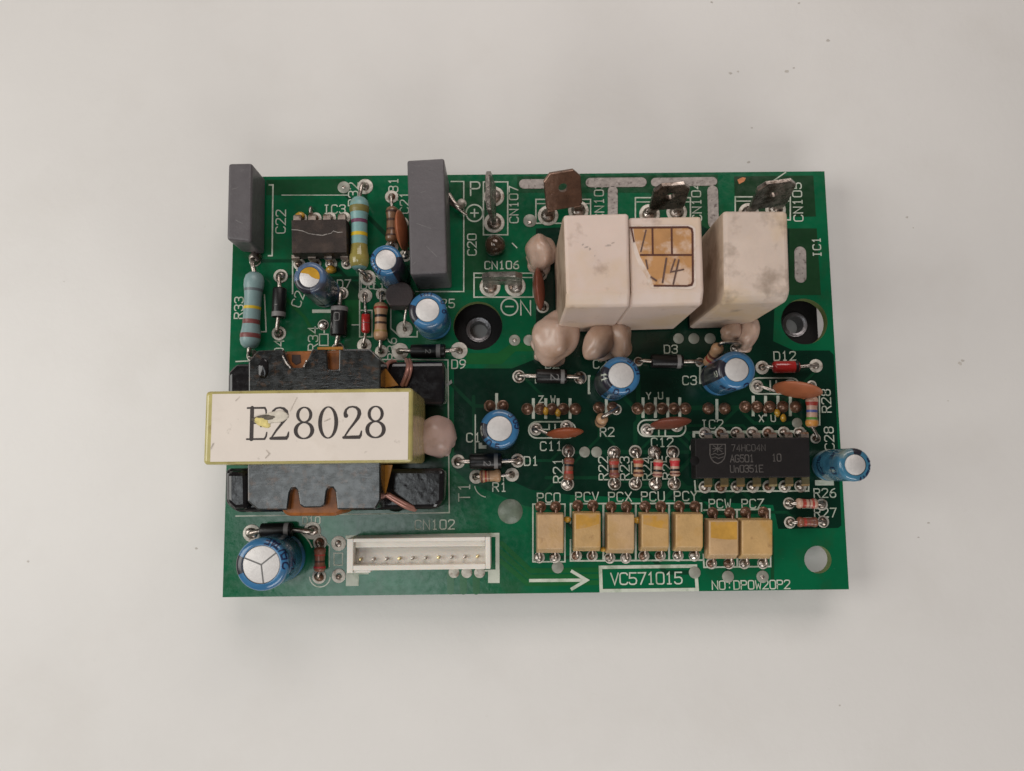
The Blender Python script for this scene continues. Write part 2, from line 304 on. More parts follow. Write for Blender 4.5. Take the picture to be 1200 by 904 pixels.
M_cream = mat('cream_nylon', (0.74, 0.69, 0.62), 0.36, var=0.05, vs=0.3, bump=0.06, bs=2, sss=.25, stains=[((0.46, 0.36, 0.24), 0.12, .60, .80, .45)])
M_tape = mat('yellow_polyester_tape', (0.47, 0.405, 0.150), 0.24, var=0.18, vs=0.35, bump=0.18, bs=0.5, coat=.4, stains=[((0.24, 0.16, 0.05), 0.4, .56, .70, .7)])
M_paper = mat('label_paper', (0.74, 0.66, 0.585), 0.55, var=0.05, vs=0.15, bump=0.15, bs=0.6, stains=[((0.55, 0.47, 0.38), 0.12, .56, .76, .45), ((0.36, 0.31, 0.26), 0.6, .66, .76, .5)])
M_paperink = mat('label_ink', (0.035, 0.025, 0.022), 0.55, var=0.4, vs=2.0)
M_bobbin = mat('black_bakelite', (0.012, 0.011, 0.012), 0.15, var=0.4, vs=0.5, bump=0.18, bs=0.6, rvar=.08)
M_wrap = mat('varnished_black_wrap', (0.016, 0.017, 0.017), 0.20, var=0.3, vs=0.30, bump=0.11, bs=2.2, aniso=(0.4, 1.1, 1.0), rvar=.12, coat=.4, stains=[((0.060, 0.064, 0.060), 0.12, .50, .70, .5), ((0.09, 0.045, 0.022), 0.9, .54, .68, .75)])
M_kapton = mat('amber_tape', (0.40, 0.17, 0.025), 0.32, var=0.3, vs=0.5, spec=.4)
M_varn = mat('brown_varnish', (0.28, 0.090, 0.018), 0.35, var=0.5, vs=0.6, spec=.4)
M_copper = mat('enamelled_copper', (0.50, 0.24, 0.19), 0.3, 0.25, var=0.25, vs=0.6)
M_amber = mat('amber_glue', (0.55, 0.30, 0.03), 0.22, var=0.25, coat=.5)
M_rosin = mat('burnt_rosin', (0.085, 0.050, 0.030), 0.12, 0.3, var=0.6, vs=0.5, coat=.8)
M_stamp = mat('stamp_brown', (0.47, 0.235, 0.085), 0.6, var=0.18, vs=0.3, stains=[((0.66, 0.50, 0.40), 0.24, .52, .64, .85)])
M_stampline = mat('stamp_line', (0.085, 0.022, 0.010), 0.6, var=0.3)
M_pencil = mat('pencil', (0.115, 0.06, 0.045), 0.6, var=0.4, vs=2)
M_tr = mat('transistor_black', (0.034, 0.022, 0.022), 0.45, var=0.3, bump=.2, bs=4)
M_bush = mat('steel_bushing', (0.22, 0.21, 0.215), 0.35, 0.9, var=0.3, bump=.3, bs=1.5)
M_orangescr = mat('bare_copper_scratch', (0.62, 0.24, 0.10), 0.5, 0.3, var=.3, vs=2)
M_chip = mat('grey_smear', (0.30, 0.31, 0.29), 0.55, var=.2)
M_mark = mat('ic_marking', (0.075, 0.066, 0.060), 0.6, var=0.5, vs=1.0)
M_gold = mat('golden_pin', (0.62, 0.50, 0.27), 0.30, 1.0, var=.2, vs=1.0)
M_pinkpin = mat('pin_metal', (0.52, 0.43, 0.37), 0.36, 0.9, var=.35, vs=1.0, stains=[((0.18, 0.10, 0.06), 0.9, .50, .64, .8)])

# ------------------------------------------------------------------ table
ZT = -6.6
mb = MB(); mb.add([(-700, -600, ZT), (700, -600, ZT), (700, 600, ZT), (-700, 600, ZT)], [[0, 1, 2, 3]], False)
tbl = mb.build('table', M_table, None, 'plain off-white table top under the circuit board', origin=(0, 0, ZT)); tbl['kind'] = 'structure'; tbl['category'] = 'table'
M_speck = mat('speck', (0.50, 0.465, 0.42), 0.7, var=.3, vs=1)
for i, (x, y, r) in enumerate([(970, 48, .34), (856, 86, .28), (865, 84, .2), (922, 84, .3), (930, 80, .2), (1063, 255, .22), (1070, 267, .14), (1125, 426, .36), (1128, 423, .25), (877, 190, .25), (881, 150, .15), (834, 3, .2), (936, 4, .2),
        (33, 658, .2), (230, 643, .2), (1088, 613, .2), (1076, 630, .16), (984, 827, .16), (1111, 470, .12), (75, 330, .12)]):
    mb = MB(); c = P(x, y, ZT); n = 9; k0 = random.random() * 6
    ring = [c + Vector((math.cos(2 * PI * k / n + k0) * r * random.uniform(.5, 1.25) * 1.3, math.sin(2 * PI * k / n + k0) * r * random.uniform(.5, 1.2), .015)) for k in range(n)]
    mb.add(ring + [c + Vector((0, 0, .05))], [[k, (k + 1) % n, n] for k in range(n)]); mb.build('dirt_speck', M_speck, tbl)

# ------------------------------------------------------------------ the circuit board
root = bpy.data.objects.new('circuit_board', None); col.objects.link(root); root.empty_display_size = .02
root.location = (0, 0, ZT * S); WL[root.name] = Vector((0, 0, ZT))
root['label'] = 'green printed circuit board crowded with soldered components lying on the white table'
root['category'] = 'circuit board'

def plate(name, outline, holes, z0, z1, m, parent, label=None, side=None):
    cu = bpy.data.curves.new(name, 'CURVE'); cu.dimensions = '2D'; cu.fill_mode = 'BOTH'; cu.extrude = (z1 - z0) / 2 * S
    for lp in [outline] + holes:
        sp = cu.splines.new('POLY'); sp.points.add(len(lp) - 1)
        for p, q in zip(sp.points, lp): p.co = (q[0] * S, q[1] * S, 0, 1)
        sp.use_cyclic_u = True
    t = bpy.data.objects.new(name, cu); col.objects.link(t)
    dg = bpy.context.evaluated_depsgraph_get(); me = bpy.data.meshes.new_from_object(t.evaluated_get(dg)); bpy.data.objects.remove(t)
    me.name = name; me.materials.clear(); me.materials.append(m)
    if side:
        me.materials.append(side)
        for p in me.polygons: p.material_index = 0 if abs(p.normal.z) > .5 else 1
    return link(name, me, m, parent, Vector((0, 0, (z0 + z1) / 2)), label)
def circ(c, r, n=40): return [(c[0] + r * math.cos(2 * PI * k / n), c[1] + r * math.sin(2 * PI * k / n)) for k in range(n)]
HOLES = [(P(958.5, 656), 15.5), (P(942.5, 377), 27.5), (P(560, 382), 29.0)]
K0 = pxmm(600, 452)
DX, DY = 50.0, 69.44 / 2
board = plate('board', [(-DX, -DY), (DX, -DY), (DX, DY), (-DX, DY)], [circ(c, r * K0) for c, r in HOLES], -1.6, 0.0, M_mask, root, 'glossy green board base with round mounting holes', M_fr4)

# power module under the board, seen through the two big holes
ml, mr_ = P(530, 380, -2).x, P(962.5, 380, -2).x; mt, mbm = P(700, 285, -2).y, P(700, 425, -2).y
hc = [P(931, 381, -3.6), P(561, 387, -3.6)]
mod = plate('power_module', [(ml, mbm), (mr_, mbm), (mr_, mt), (ml, mt)], [circ(c, 1.75, 24) for c in hc], -6.5, -3.6, M_dip, root, 'black power module under the board seen through two holes')
for c in hc:
    mb = MB(); lathe(mb, (c.x, c.y, -6.4), (0, 0, 1), [(0, 1.72), (2.85, 1.72), (3.0, 1.85), (3.05, 2.1), (2.85, 2.25)], 24); lathe(mb, (c.x, c.y, -6.4), (0, 0, 1), [(0, 1.5), (3.0, 1.5), (3.1, 1.85)], 24); mb.build('bushing', M_bush, mod)

def flat_poly(name, pxs, m, z, parent=board, zb=0.0):
    vs = [P(x, y) for x, y in pxs]; n = len(vs)
    mb = MB(); mb.add([Vector((v.x, v.y, z)) for v in vs], [list(range(n))[::-1]], False)
    vb = [Vector((v.x, v.y, z)) for v in vs] + [Vector((v.x, v.y, zb)) for v in vs]
    mb.add(vb, [[i, (i + 1) % n, n + (i + 1) % n, n + i] for i in range(n)], False)
    o = mb.build(name, m, parent)
    bm = bmesh.new(); bm.from_mesh(o.data); bmesh.ops.recalc_face_normals(bm, faces=bm.faces); bm.to_mesh(o.data); bm.free()
    for p in o.data.polygons:
        pass
    return o
# copper areas under the mask, dark centre with painted shade, and its softened edge
mb = MB(); c = P(598, 599.5); lathe(mb, (c.x, c.y, 0), (0, 0, 1), [(0, 14.3 * K0), (.03, 14.2 * K0), (.03, 0)], 40, sharp=80); mb.build('grey_green_spot', mat('grey_green_disc', (0.135, 0.165, 0.125), 0.38, var=0.25, vs=0.8, bump=.3, bs=2.5), board, 'pale grey-green round spot left of the row of tan chips')  # flat grey-green disc on the board, material of the spot unknown
for pl, m, z in [
    ([(312, 211), (404, 210), (404, 229), (312, 229)], M_pour, .03), ([(606, 207), (841, 205), (843, 268), (828, 268), (760, 226), (606, 226)], M_pour, .03),
    ([(860, 207), (953, 206), (956, 254), (862, 255)], M_olive, .034), ([(925, 268), (957, 268), (962, 346), (925, 346)], M_olive, .03),
    ([(546, 414), (583, 414), (600, 402), (622, 402), (622, 384), (640, 384), (640, 404), (624, 412), (604, 412), (588, 427), (546, 427)], M_trace, .03),
    ([(532, 432), (600, 432), (640, 416), (640, 400), (628, 384), (628, 268), (760, 262), (925, 268), (925, 340), (908, 352), (906, 400), (930, 411), (972, 411), (977, 416), (986, 616), (982, 619), (912, 620), (906, 592), (668, 580), (622, 574), (560, 546), (532, 530)], M_plane_shade, .022),
    ([(540, 213), (570, 213), (572, 340), (545, 340)], M_pour, .028), ([(398, 330), (424, 330), (426, 408), (404, 408)], M_pour, .026), ([(404, 352), (424, 352), (424, 381), (406, 381)], M_trace, .04),
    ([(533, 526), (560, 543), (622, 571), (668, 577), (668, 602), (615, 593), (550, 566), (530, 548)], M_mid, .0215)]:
    flat_poly('copper_or_shade_area', pl, m, z)
def track(pts, wpx=5, m=M_trace, z=.036):
    mb = MB(); ribbon(mb, [tuple(P(x, y).xy) for x, y in pts], wpx * K0, lambda u, v, zz: Vector((u, v, z + zz))); mb.build('copper_track', m, board)
for d in (0, 1, 2):
    track([(588 - d, 637 + 10 * d), (622 - d * 2, 669 + 7.5 * d), (700, 668 + 7.5 * d)], 5.5)
    track([(528 + 15 * d, 672), (528 + 15 * d, 693)], 8)
track([(555, 465), (556, 535)], 4, M_tracks); track([(330, 345), (357, 372), (372, 400)], 4); track([(870, 610), (905, 630), (905, 680)], 4, M_pour); track([(640, 560), (700, 560), (806, 572)], 4, M_tracks)
for k in range(22):
    x = 395 + k * 8; track([(x, 603), (x - 1.5, 625)], 3.0, M_mask, .02)

# bare tinned bars
def bar(x0, y0, x1, y1, wpx):
    mb = MB(); a, b = P(x0, y0), P(x1, y1); d = (b - a).normalized(); n = Vector((-d.y, d.x, 0)); r = wpx * K0 / 2; L = []
    for c, s in ((a, -1), (b, 1)):
        for k in range(9):
            t = -PI / 2 + PI * k / 8; L.append(c + (d * math.cos(t) * s + n * math.sin(t) * s) * r)
    L = [Vector((v.x, v.y, 0)) for v in L]; cc = (a + b) / 2
    solid(mb, [v + Vector((0, 0, .0)) for v in L], [v + Vector((0, 0, .14)) for v in L], .05, 2); o = mb.build('tinned_bar', M_tinbar, board)
bar(614, 216, 642, 216, 12); bar(692, 214.5, 752, 214, 12); bar(718, 224, 718, 256, 12); bar(768, 214, 835, 213, 11); bar(835, 224, 836, 262, 13); bar(937.5, 296, 938, 325, 14)

# pads and solder
_pc = {}
def disc_mesh(kind, r, h):
    key = (kind, round(r, 2), round(h, 2))
    if key in _pc: return _pc[key]
    mb = MB()
    if kind == 'pad': lathe(mb, (0, 0, 0), (0, 0, 1), [(0, r), (.05, r), (.07, r * .96), (.075, 0.0)], 20, sharp=80)
    elif kind == 'ring': lathe(mb, (0, 0, 0), (0, 0, 1), [(0, r), (.06, r), (.08, r * .95), (.08, r * .45), (.0, r * .40)], 20, sharp=80)
    else: lathe(mb, (0, 0, 0), (0, 0, 1), [(0, r), (h * .35, r * .93), (h * .65, r * .72), (h * .88, r * .42), (h, 0.0)], 18, sharp=80)
    me = bpy.data.meshes.new(kind); me.from_pydata((np.array(mb.v) * S).tolist(), [], mb.f); me.polygons.foreach_set('use_smooth', [True] * len(mb.f)); me.update(); _pc[key] = me; return me
PADS = []
def pad(x, y, rpx, m=M_tin, kind='pad'):
    PADS.append((x, y))
    p = P(x, y); me = disc_mesh(kind, rpx * K0, 0); return link('solder_pad', me, m, board, Vector((p.x, p.y, random.uniform(.036, .042))))
def joint(x, y, rpx, h=.6, m=M_solder):
    p = P(x, y); me = disc_mesh('dome', rpx * K0, h); o = link('solder_joint', me, m, board, Vector((p.x + random.uniform(-.06, .06), p.y + random.uniform(-.06, .06), .05)))
    o.scale = (random.uniform(.85, 1.12), random.uniform(.85, 1.12), random.uniform(.65, 1.1)); o.rotation_euler.z = random.uniform(0, 3); return o
def via(x, y, rpx=6.5): return pad(x, y, rpx, M_via)
def pj(x, y, rp=8, rj=5.5, h=.7, m=M_solder): pad(x, y, rp); joint(x, y, rj, h, m)

for x, y, r in [(403, 220, 7.5), (603, 399, 6.6), (620, 399, 6.6), (685, 530, 6.3), (699, 530, 6.3), (684, 531, 5), (653.5, 665, 6.8), (814, 671, 6.8), (853, 676, 6.8), (893.5, 676, 7), (934, 496, 6), (795, 397, 6.3), (813, 397, 6.5), (832, 397, 6.5), (814, 525, 6), (621, 259, 8)]: via(x, y, r)
for x, y in [(403, 220), (603, 399), (893.5, 676), (621, 262)]: joint(x, y, 2.6, .25)
pad(379, 381, 6.5); joint(379, 381, 6, .5)
pad(397, 637, 8.5); joint(397, 637, 4.5, .5); pad(397, 675, 8, M_tin, 'ring'); joint(397, 676, 3, .5)
pad(474, 386, 9.8); joint(474.5, 386, 3, .5)

# ---------------- white ink: lettering and outlines, each legend its own piece
def ink(s, x, y, hpx=10.5, rot=0, pen=1.45, adv=.93, m=M_silk, name='printed_lettering', asp=1.0):
    p = P(x, y); k = pxmm(x, y); a = math.radians(rot); ca, sa = math.cos(a), math.sin(a); mb = MB()
    text_strokes(mb, s, hpx * k, pen * k, lambda u, v, z: Vector((p.x + u * ca - v * sa, p.y + u * sa + v * ca, .058 + z)), adv, asp)
    return mb.build(name, m, board)
for s, x, y, h, r in [('C22', 329, 260, 11, 90), ('IC3', 392, 245.5, 10, 0), ('R32', 414, 228, 11, 90), ('R31', 461, 222, 10.5, 90), ('C21', 474, 238, 10, 90), ('P', 557, 221.5, 16.5, 0), ('C20', 553, 287, 10, 90),
    ('CN107', 602, 240, 10, 90), ('CN103', 702, 236, 10.5, 90), ('CN104', 816, 237, 10.5, 90), ('CN105', 934.5, 237, 10.5, 90), ('CN106', 588, 311, 9, 0), ('N', 616, 361, 17, 0), ('IC1', 957, 290, 9, 90),
    ('R33', 280, 361, 10, 90), ('D4', 327, 407, 11, 90), ('C26', 351, 346, 11, 72), ('R34', 367, 397, 11, 90), ('D7', 403, 333, 9.5, 0), ('D8', 431, 334, 9.5, 0), ('C24', 443, 327, 10, 90), ('C25', 520, 356, 10, 0),
    ('R36', 459.5, 409, 10, 90), ('D9', 537.5, 427, 10, 0), ('C1', 555, 513, 10, 0), ('T1', 544, 577, 13, 90), ('D1', 622.5, 540.5, 10, 0), ('R1', 585.5, 571, 10, 0), ('D2', 647, 427, 9.5, 0), ('C2', 703, 427, 9.5, 0), ('D3', 786, 409.5, 9.5, 0),
    ('C3', 808, 446, 10, 0), ('D12', 919.5, 417.5, 10, 0), ('R28', 968, 470, 10.5, 90), ('C28', 971.5, 514, 10.5, 90), ('R26', 966.5, 578, 10, 0), ('R27', 967, 601, 10, 0), ('R2', 711.5, 506.5, 10, 0), ('C11', 646, 523, 10, 0), ('C12', 776, 518.5, 10, 0),
    ('IC2', 834.5, 497.5, 10, 0), ('R21', 654, 551.5, 11, 90), ('R22', 707, 549, 10.5, 90), ('R23', 732, 549, 10.5, 90), ('R24', 758, 549, 10.5, 90), ('R25', 781.5, 548, 10.5, 90),
    ('PCO', 643, 583.5, 10.5, 0), ('PCV', 688, 582.5, 10.5, 0), ('PCX', 726.5, 582.5, 10.5, 0), ('PCU', 765, 582, 10.5, 0), ('PCY', 803.5, 581.5, 10.5, 0), ('PCW', 843.5, 590.5, 10, 0), ('PCZ', 882, 590.5, 10, 0),
    ('CN102', 509.5, 615, 10.5, 0), ('Z W', 641, 468, 7.5, 0), ('Y U', 767, 464, 7.5, 0), ('X U', 899, 490.5, 7.5, 0), ('NO:DPOW20P2', 880, 685.5, 9.6, 0), ('D10', 365, 610, 8, 0)]:
    ink(s, x, y, h, r, pen=1.6 if h > 15 else 1.32, adv=.88 if len(s) > 9 else .93)
ink('VC571015', 757.5, 678, 13, 0, 1.6, .82)
def inkline(pts, wpx=1.5, z=.05, name='printed_outline', m=M_silk):
    mb = MB(); ribbon(mb, [tuple(P(x, y).xy) for x, y in pts], wpx * K0, lambda u, v, zz: Vector((u, v, z + zz)), cap=False); return mb.build(name, m, board)
def inkrect(x0, y0, x1, y1, wpx=1.6, z=.05, rnd=0):
    inkline([(x0, y0), (x1, y0), (x1, y1), (x0, y1), (x0, y0)], wpx, z)
def inkcirc(x, y, r, wpx=1.7, a0=0, a1=360, z=.05, sy=1.0):
    n = 28; inkline([(x + r * math.cos(math.radians(a0 + (a1 - a0) * k / n)), y - sy * r * math.sin(math.radians(a0 + (a1 - a0) * k / n))) for k in range(n + 1)], wpx, z)
inkcirc(556, 250, 9.8); inkline([(551, 250), (561, 250)], 1.6, .054); inkline([(556, 245), (556, 255)], 1.6, .057)
inkcirc(597, 360, 9.8); inkline([(592, 359.5), (602, 359.5)], 1.6, .054)
inkline([(315, 217), (320, 217), (319, 300), (314, 300)], 1.7); inkline([(528, 213), (543.5, 213), (543.5, 342), (487, 342)], 1.4)
inkrect(566.5, 213.5, 595, 275.5); inkrect(555.5, 320.5, 625, 348.5); inkline([(556, 325.5), (624, 325.5)], 1.2, .054)
for x0, x1, y0, y1 in [(628, 692, 234, 262), (744.5, 809, 232, 262), (861.5, 926, 231, 258)]: inkrect(x0, y0, x1, y1); inkline([(x0 + 1, y0 + 5), (x1 - 1, y0 + 5)], 1.2, .054)
inkline([(380, 385), (380, 391)], 1.5); inkrect(374.5, 392, 384.5, 405, 1.4, .054)
inkline([(310, 345), (312, 389), (306, 389)], 1.5)
inkline([(421.5, 317), (421.5, 395), (436, 395), (436, 364), (421.5, 364)], 1.5); inkline([(412, 381), (421, 381)], 1.2, .054)
inkline([(366, 365), (388, 365)], 4.0); inkline([(343, 304), (343, 345)], 1.6)
inkline([(458, 362), (458, 385), (469, 395), (489, 395), (489, 388)], 1.6)
inkline([(330, 229), (408, 229)], 1.0)
inkline([(446, 421.5), (525, 422), (526.5, 601), (276, 605)], 1.4); inkline([(276, 424), (295, 423)], 1.5, .054)
inkline([(557, 486), (557, 531)], 1.4); inkline([(563, 519), (563, 524), (570, 524)], 4.0, .054)
inkline([(578, 554), (560, 554), (558, 566)], 1.5); inkline([(590, 564), (590, 556)], 1.3, .054)
inkline([(628, 444), (628, 449.5)], 2.2); inkline([(692, 461), (690, 461), (690, 441), (692, 441)], 2.4); inkline([(822, 449), (820.5, 449), (820.5, 429), (822, 429)], 2.4)
def stadium(x0, x1, y, r, wpx=1.7):
    pts = [(x0, y - r), (x1, y - r)] + [(x1 + r * math.sin(PI * k / 10), y - r * math.cos(PI * k / 10)) for k in range(1, 10)] + [(x1, y + r), (x0, y + r)] + [(x0 - r * math.sin(PI * k / 10), y + r * math.cos(PI * k / 10)) for k in range(1, 10)] + [(x0, y - r)]
    inkline(pts, wpx)
stadium(629, 665, 504, 9.5); stadium(757, 794, 502, 9.5); stadium(888, 927, 452.5, 9.3)
for xs, y0, y1 in [((643.5, 650.5), 497, 504), ((772, 779.5), 504, 511), ((902.5, 909.5), 446, 459)]:
    for x in xs: inkline([(x, y0), (x, y1)], 1.8, .054)
inkline([(634, 503.5), (643, 503.5)], 1.4, .054); inkline([(651, 503.5), (660, 503.5)], 1.4, .054)
inkline([(663, 545), (660.5, 545), (660.5, 556), (663, 556)], 1.4); inkline([(722, 541), (725, 541), (725, 555), (722, 555)], 1.4); inkline([(743, 541.5), (740, 541.5), (740, 555), (743, 555)], 1.4); inkline([(766, 541.5), (763, 541.5), (763, 555), (766, 555)], 1.4)
inkline([(813, 513), (813, 507), (943, 506), (943, 511)], 3.2); inkline([(814, 563), (815, 576), (947.5, 575.5), (947.5, 562)], 1.8)
inkline([(958, 462), (960, 462), (960.5, 498), (957, 498)], 1.6); inkline([(955, 566), (977, 566)], 6, .05)
inkline([(940, 595.5), (952, 595.5)], 1.4); inkline([(941, 607), (953, 607)], 1.4, .05)
inkrect(624.5, 591, 662, 658.5); inkline([(668.5, 614), (668.5, 590.5), (822, 590), (822, 600)], 1.8); inkline([(668.5, 632), (668.5, 657.5), (824, 656.5)], 1.8)
for x in (707, 745, 784): inkline([(x, 591.5), (x, 656)], 2.2, .053)
inkline([(824, 598), (902, 597), (903, 664), (825, 665), (824, 649)], 1.8); inkline([(863.5, 598), (864, 664)], 2.2, .053)
inkline([(703.5, 665), (815, 663.5), (817, 691), (704.5, 692.5), (703.5, 665)], 3.8)
inkline([(620, 680.5), (686, 680)], 3.6, .05); inkline([(669, 669), (687.5, 680), (669, 691)], 3.6, .055)
inkline([(405, 630), (583, 627), (583, 676)], 4.5); inkline([(572, 675.5), (585.5, 675.5)], 15, .053); inkline([(405.5, 680), (420.5, 680)], 13, .053); inkline([(406, 672), (432, 672)], 2.2, .056); inkline([(562, 669), (574, 669)], 2, .056)
inkrect(391.5, 648.5, 401.5, 662.5, 1.3)
inkcirc(375, 676, 12, 1.3, 180, 360); inkline([(363, 676), (387, 640)], 1.0, .054) if False else None
inkcirc(330, 655, 38, 1.5, 20, 60); inkline([(386, 665), (386, 640), (372, 622)], 1.2); inkcirc(572, 567, 16, 1.0, 190, 260)

# ---------------- components
def on(z): return lambda x, y: P(x, y, z)
def sheet(name, pxs, z, m, parent, th=.04):
    mb = MB(); vs = [P(x, y, z) for x, y in pxs]; solid(mb, [Vector((v.x, v.y, z - .03)) for v in vs], [Vector((v.x, v.y, z + th)) for v in vs], 0); return mb.build(name, m, parent)
def stroke(name, pts, wpx, z, m, parent, cap=True):
    mb = MB(); k = pxmm(pts[0][0], pts[0][1], z); ribbon(mb, [tuple(P(x, y, z).xy) for x, y in pts], wpx * k, lambda u, v, zz: Vector((u, v, z + zz)), cap=cap); return mb.build(name, m, parent)
def cyl_text(parent, s, o, ax, ref, r, t, ang, h, pen, m, vertical=False, adv=.93):
    """lettering on a round body: t = place along the axis, ang = angle from ref"""
    ax = Vector(ax).normalized(); e1 = (Vector(ref) - ax * Vector(ref).dot(ax)).normalized(); e2 = ax.cross(e1); o = Vector(o); mb = MB()
    def f(u, v, z):
        if vertical: u, v = v, u
        a = ang + u / r; return o + ax * (t + v) + (e1 * math.cos(a) + e2 * math.sin(a)) * (r + .03 + z)
    text_strokes(mb, s, h, pen, f, adv, 1.0, .12); return mb.build('printed_lettering', m, parent)

def dome_electro(label, tx, ty, r, h, sleeve, stripe=None, texts=(), vent=None, topm=M_alu, rtop=None, glue=False):
    """upright can; (tx, ty) is the middle of its top in the photo"""
    c = P(tx, ty, h); base = Vector((c.x, c.y, .15)); hh = h - .15; rt = rtop or r * .66
    prof = [(0, r * .80), (.10, r * .96), (.35, r), (1.5, r), (1.75, r * .955), (2.0, r * .945), (2.25, r * .96), (2.5, r), (hh - .75, r), (hh - .45, r * .985), (hh - .2, r * .93), (hh - .06, r * .84), (hh, r * .76), (hh, rt)]
    mb = MB(); lathe(mb, base, (0, 0, 1), prof, 40, sharp=80); body = mb.build('electrolytic_capacitor', sleeve, root, label)
    mb = MB(); lathe(mb, base, (0, 0, 1), [(hh - .25, rt - .02), (hh - .10, rt - .04), (hh - .06, rt * .93), (hh - .05, 0)], 36, sharp=80); top = mb.build('can_top', topm, body)
    mb = MB(); lathe(mb, base, (0, 0, 1), [(0.02, r * .78), (.1, 0)], 24); mb.build('rubber_seal', M_dip, body)
    zt = h - .05
    if vent:
        for k in range(3):
            a = math.radians(vent + 120 * k); mb = MB(); ribbon(mb, [(c.x + math.cos(a) * .05, c.y + math.sin(a) * .05), (c.x + math.cos(a) * rt * .95, c.y + math.sin(a) * rt * .95)], .22, lambda u, v, z: Vector((u, v, zt + .012 + .003 * k))); mb.build('vent_score', M_vent, body)
    # profile walker for what is printed on the sleeve
    cum = [0]
    for a, b in zip(prof[:-1], prof[1:]): cum.append(cum[-1] + math.hypot(b[0] - a[0], b[1] - a[1]))
    s_sh = cum[8]
    def at(s, ang, off):
        i = 0
        while i < len(cum) - 2 and cum[i + 1] < s: i += 1
        q = (s - cum[i]) / max(1e-6, cum[i + 1] - cum[i]); t = prof[i][0] + (prof[i + 1][0] - prof[i][0]) * q; rr = prof[i][1] + (prof[i + 1][1] - prof[i][1]) * q
        nt, nr = -(prof[i + 1][1] - prof[i][1]), prof[i + 1][0] - prof[i][0]; L = math.hypot(nt, nr) or 1
        return base + Vector((math.cos(ang) * (rr + nr / L * off), math.sin(ang) * (rr + nr / L * off), t + nt / L * off))
    if stripe:
        a0, a1 = [math.radians(v) for v in stripe]; mb = MB(); n = 14
        ss = sorted(set(cum[1:-1] + [cum[-1] - .02])); vs = [at(s, a0 + (a1 - a0) * k / n, .02) for s in ss for k in range(n + 1)]
        fs = [[i * (n + 1) + k, i * (n + 1) + k + 1, (i + 1) * (n + 1) + k + 1, (i + 1) * (n + 1) + k] for i in range(len(ss) - 1) for k in range(n)]
        mb.add(vs, fs); mb.build('polarity_stripe', M_stripe, body)
    for s, ang, ds, hgt, pen, m in texts:
        mb = MB(); a = math.radians(ang); text_strokes(mb, s, hgt * 1.15, pen * 1.2, lambda u, v, z: at(s_sh + ds + .55 + v, a + u / r, .035 + z), 1.0, 1.0, .12); mb.build('printed_lettering', m, body)
    if glue:
        mb = MB(); pts = [(math.cos(a) * rt * .97, math.sin(a) * rt * .97) for a in [math.radians(-12 + 165 * k / 16) for k in range(17)]]
        pts += [(-rt * .45, rt * .38), (-rt * .1, rt * .30), (rt * .2, rt * .02), (rt * .6, -rt * .16)]
        vs = [Vector((c.x + x, c.y + y, zt + .03)) for x, y in pts]; mb.add(vs, [list(range(len(vs)))], False); mb.build('glue_smear', M_amber, body)
    return body
W_ = M_silk
dome_electro('largest blue electrolytic capacitor with Y-scored silver top in the bottom left corner', 306, 662, 3.85, 10.8, M_sleeve, (158, 203), [('25', 8, -.2, 1.3, .2, M_ink), ('VT', 40, -.1, 1.1, .18, M_ink), ('4E', 68, .1, 1.0, .2, M_ink), ('02', -12, -3.2, 1.2, .2, M_ink)], vent=38, rtop=2.78)
dome_electro('blue electrolytic capacitor with amber glue on half its top below the eight-pin chip', 362.5, 325, 2.5, 10.8, M_sleeve2, (195, 275), [('1', 150, -.3, .9, .15, W_)], rtop=1.62, glue=True)
dome_electro('blue electrolytic capacitor between the cyan resistor and the tall grey box capacitor', 452, 304.5, 2.45, 10.8, M_sleeve, (-62, 12), [('2181', 215, .1, .75, .13, M_ink), ('6', 160, .1, .7, .13, M_ink)], rtop=1.63)
dome_electro('blue electrolytic capacitor just left of the black mounting hole', 500.8, 363.6, 2.88, 10.8, M_sleeve, (160, 222), [('9', -5, .05, .75, .14, M_ink), ('0', 28, .05, .6, .13, M_ink), ('1H1', 95, .0, .8, .13, M_ink)], rtop=1.85)
dome_electro('blue electrolytic capacitor right of the pink glue on the transformer', 585.3, 502.5, 2.95, 10.6, M_sleeve, (160, 214), [('0', 232, .05, .95, .17, M_ink), ('5', 262, .05, .8, .16, M_ink), ('GO', 15, .05, .8, .16, M_ink), ('C', 50, .05, .8, .15, M_ink), ('-', 178, .05, .9, .16, W_), ('-', 195, .05, .9, .16, W_)], rtop=1.93)
dome_electro('blue electrolytic capacitor under the second white glue blob', 728, 440, 2.95, 10.6, M_sleeve, (150, 228), [('0', 252, .05, .95, .17, M_ink), ('2', 292, .05, .85, .16, M_ink), ('E1E', 40, .05, .8, .15, M_ink), ('I', 5, .05, .7, .15, M_ink), ('1', 178, .05, .9, .16, W_), ('1', 192, .05, .9, .16, W_)], rtop=1.98)
dome_electro('blue electrolytic capacitor left of the red glass diode', 863.5, 433.5, 2.95, 10.8, M_sleeve, (146, 208), [('0', 258, -.8, 1.15, .18, M_ink), ('2', 300, -.3, 1.1, .19, M_ink), ('8', 235, -1.7, .9, .16, M_ink), ('2', 190, -.9, 1.1, .16, W_)], rtop=1.85)
dome_electro('teal electrolytic capacitor overhanging the right edge of the board', 1002.5, 545, 2.5, 10.8, M_sleeve3, (60, 95), [('O', 200, -2.2, 1.3, .16, M_ink), ('2', 200, -7.2, 1.5, .2, M_ink), ('1H', -60, -.1, .8, .2, M_ink), ('50', -20, -.1, .8, .2, M_ink), ('F', 20, -.1, .8, .2, M_ink), ('UE', 140, -3.0, .8, .14, M_ink), ('8C', 165, -7.4, .8, .14, M_ink)], rtop=1.6)

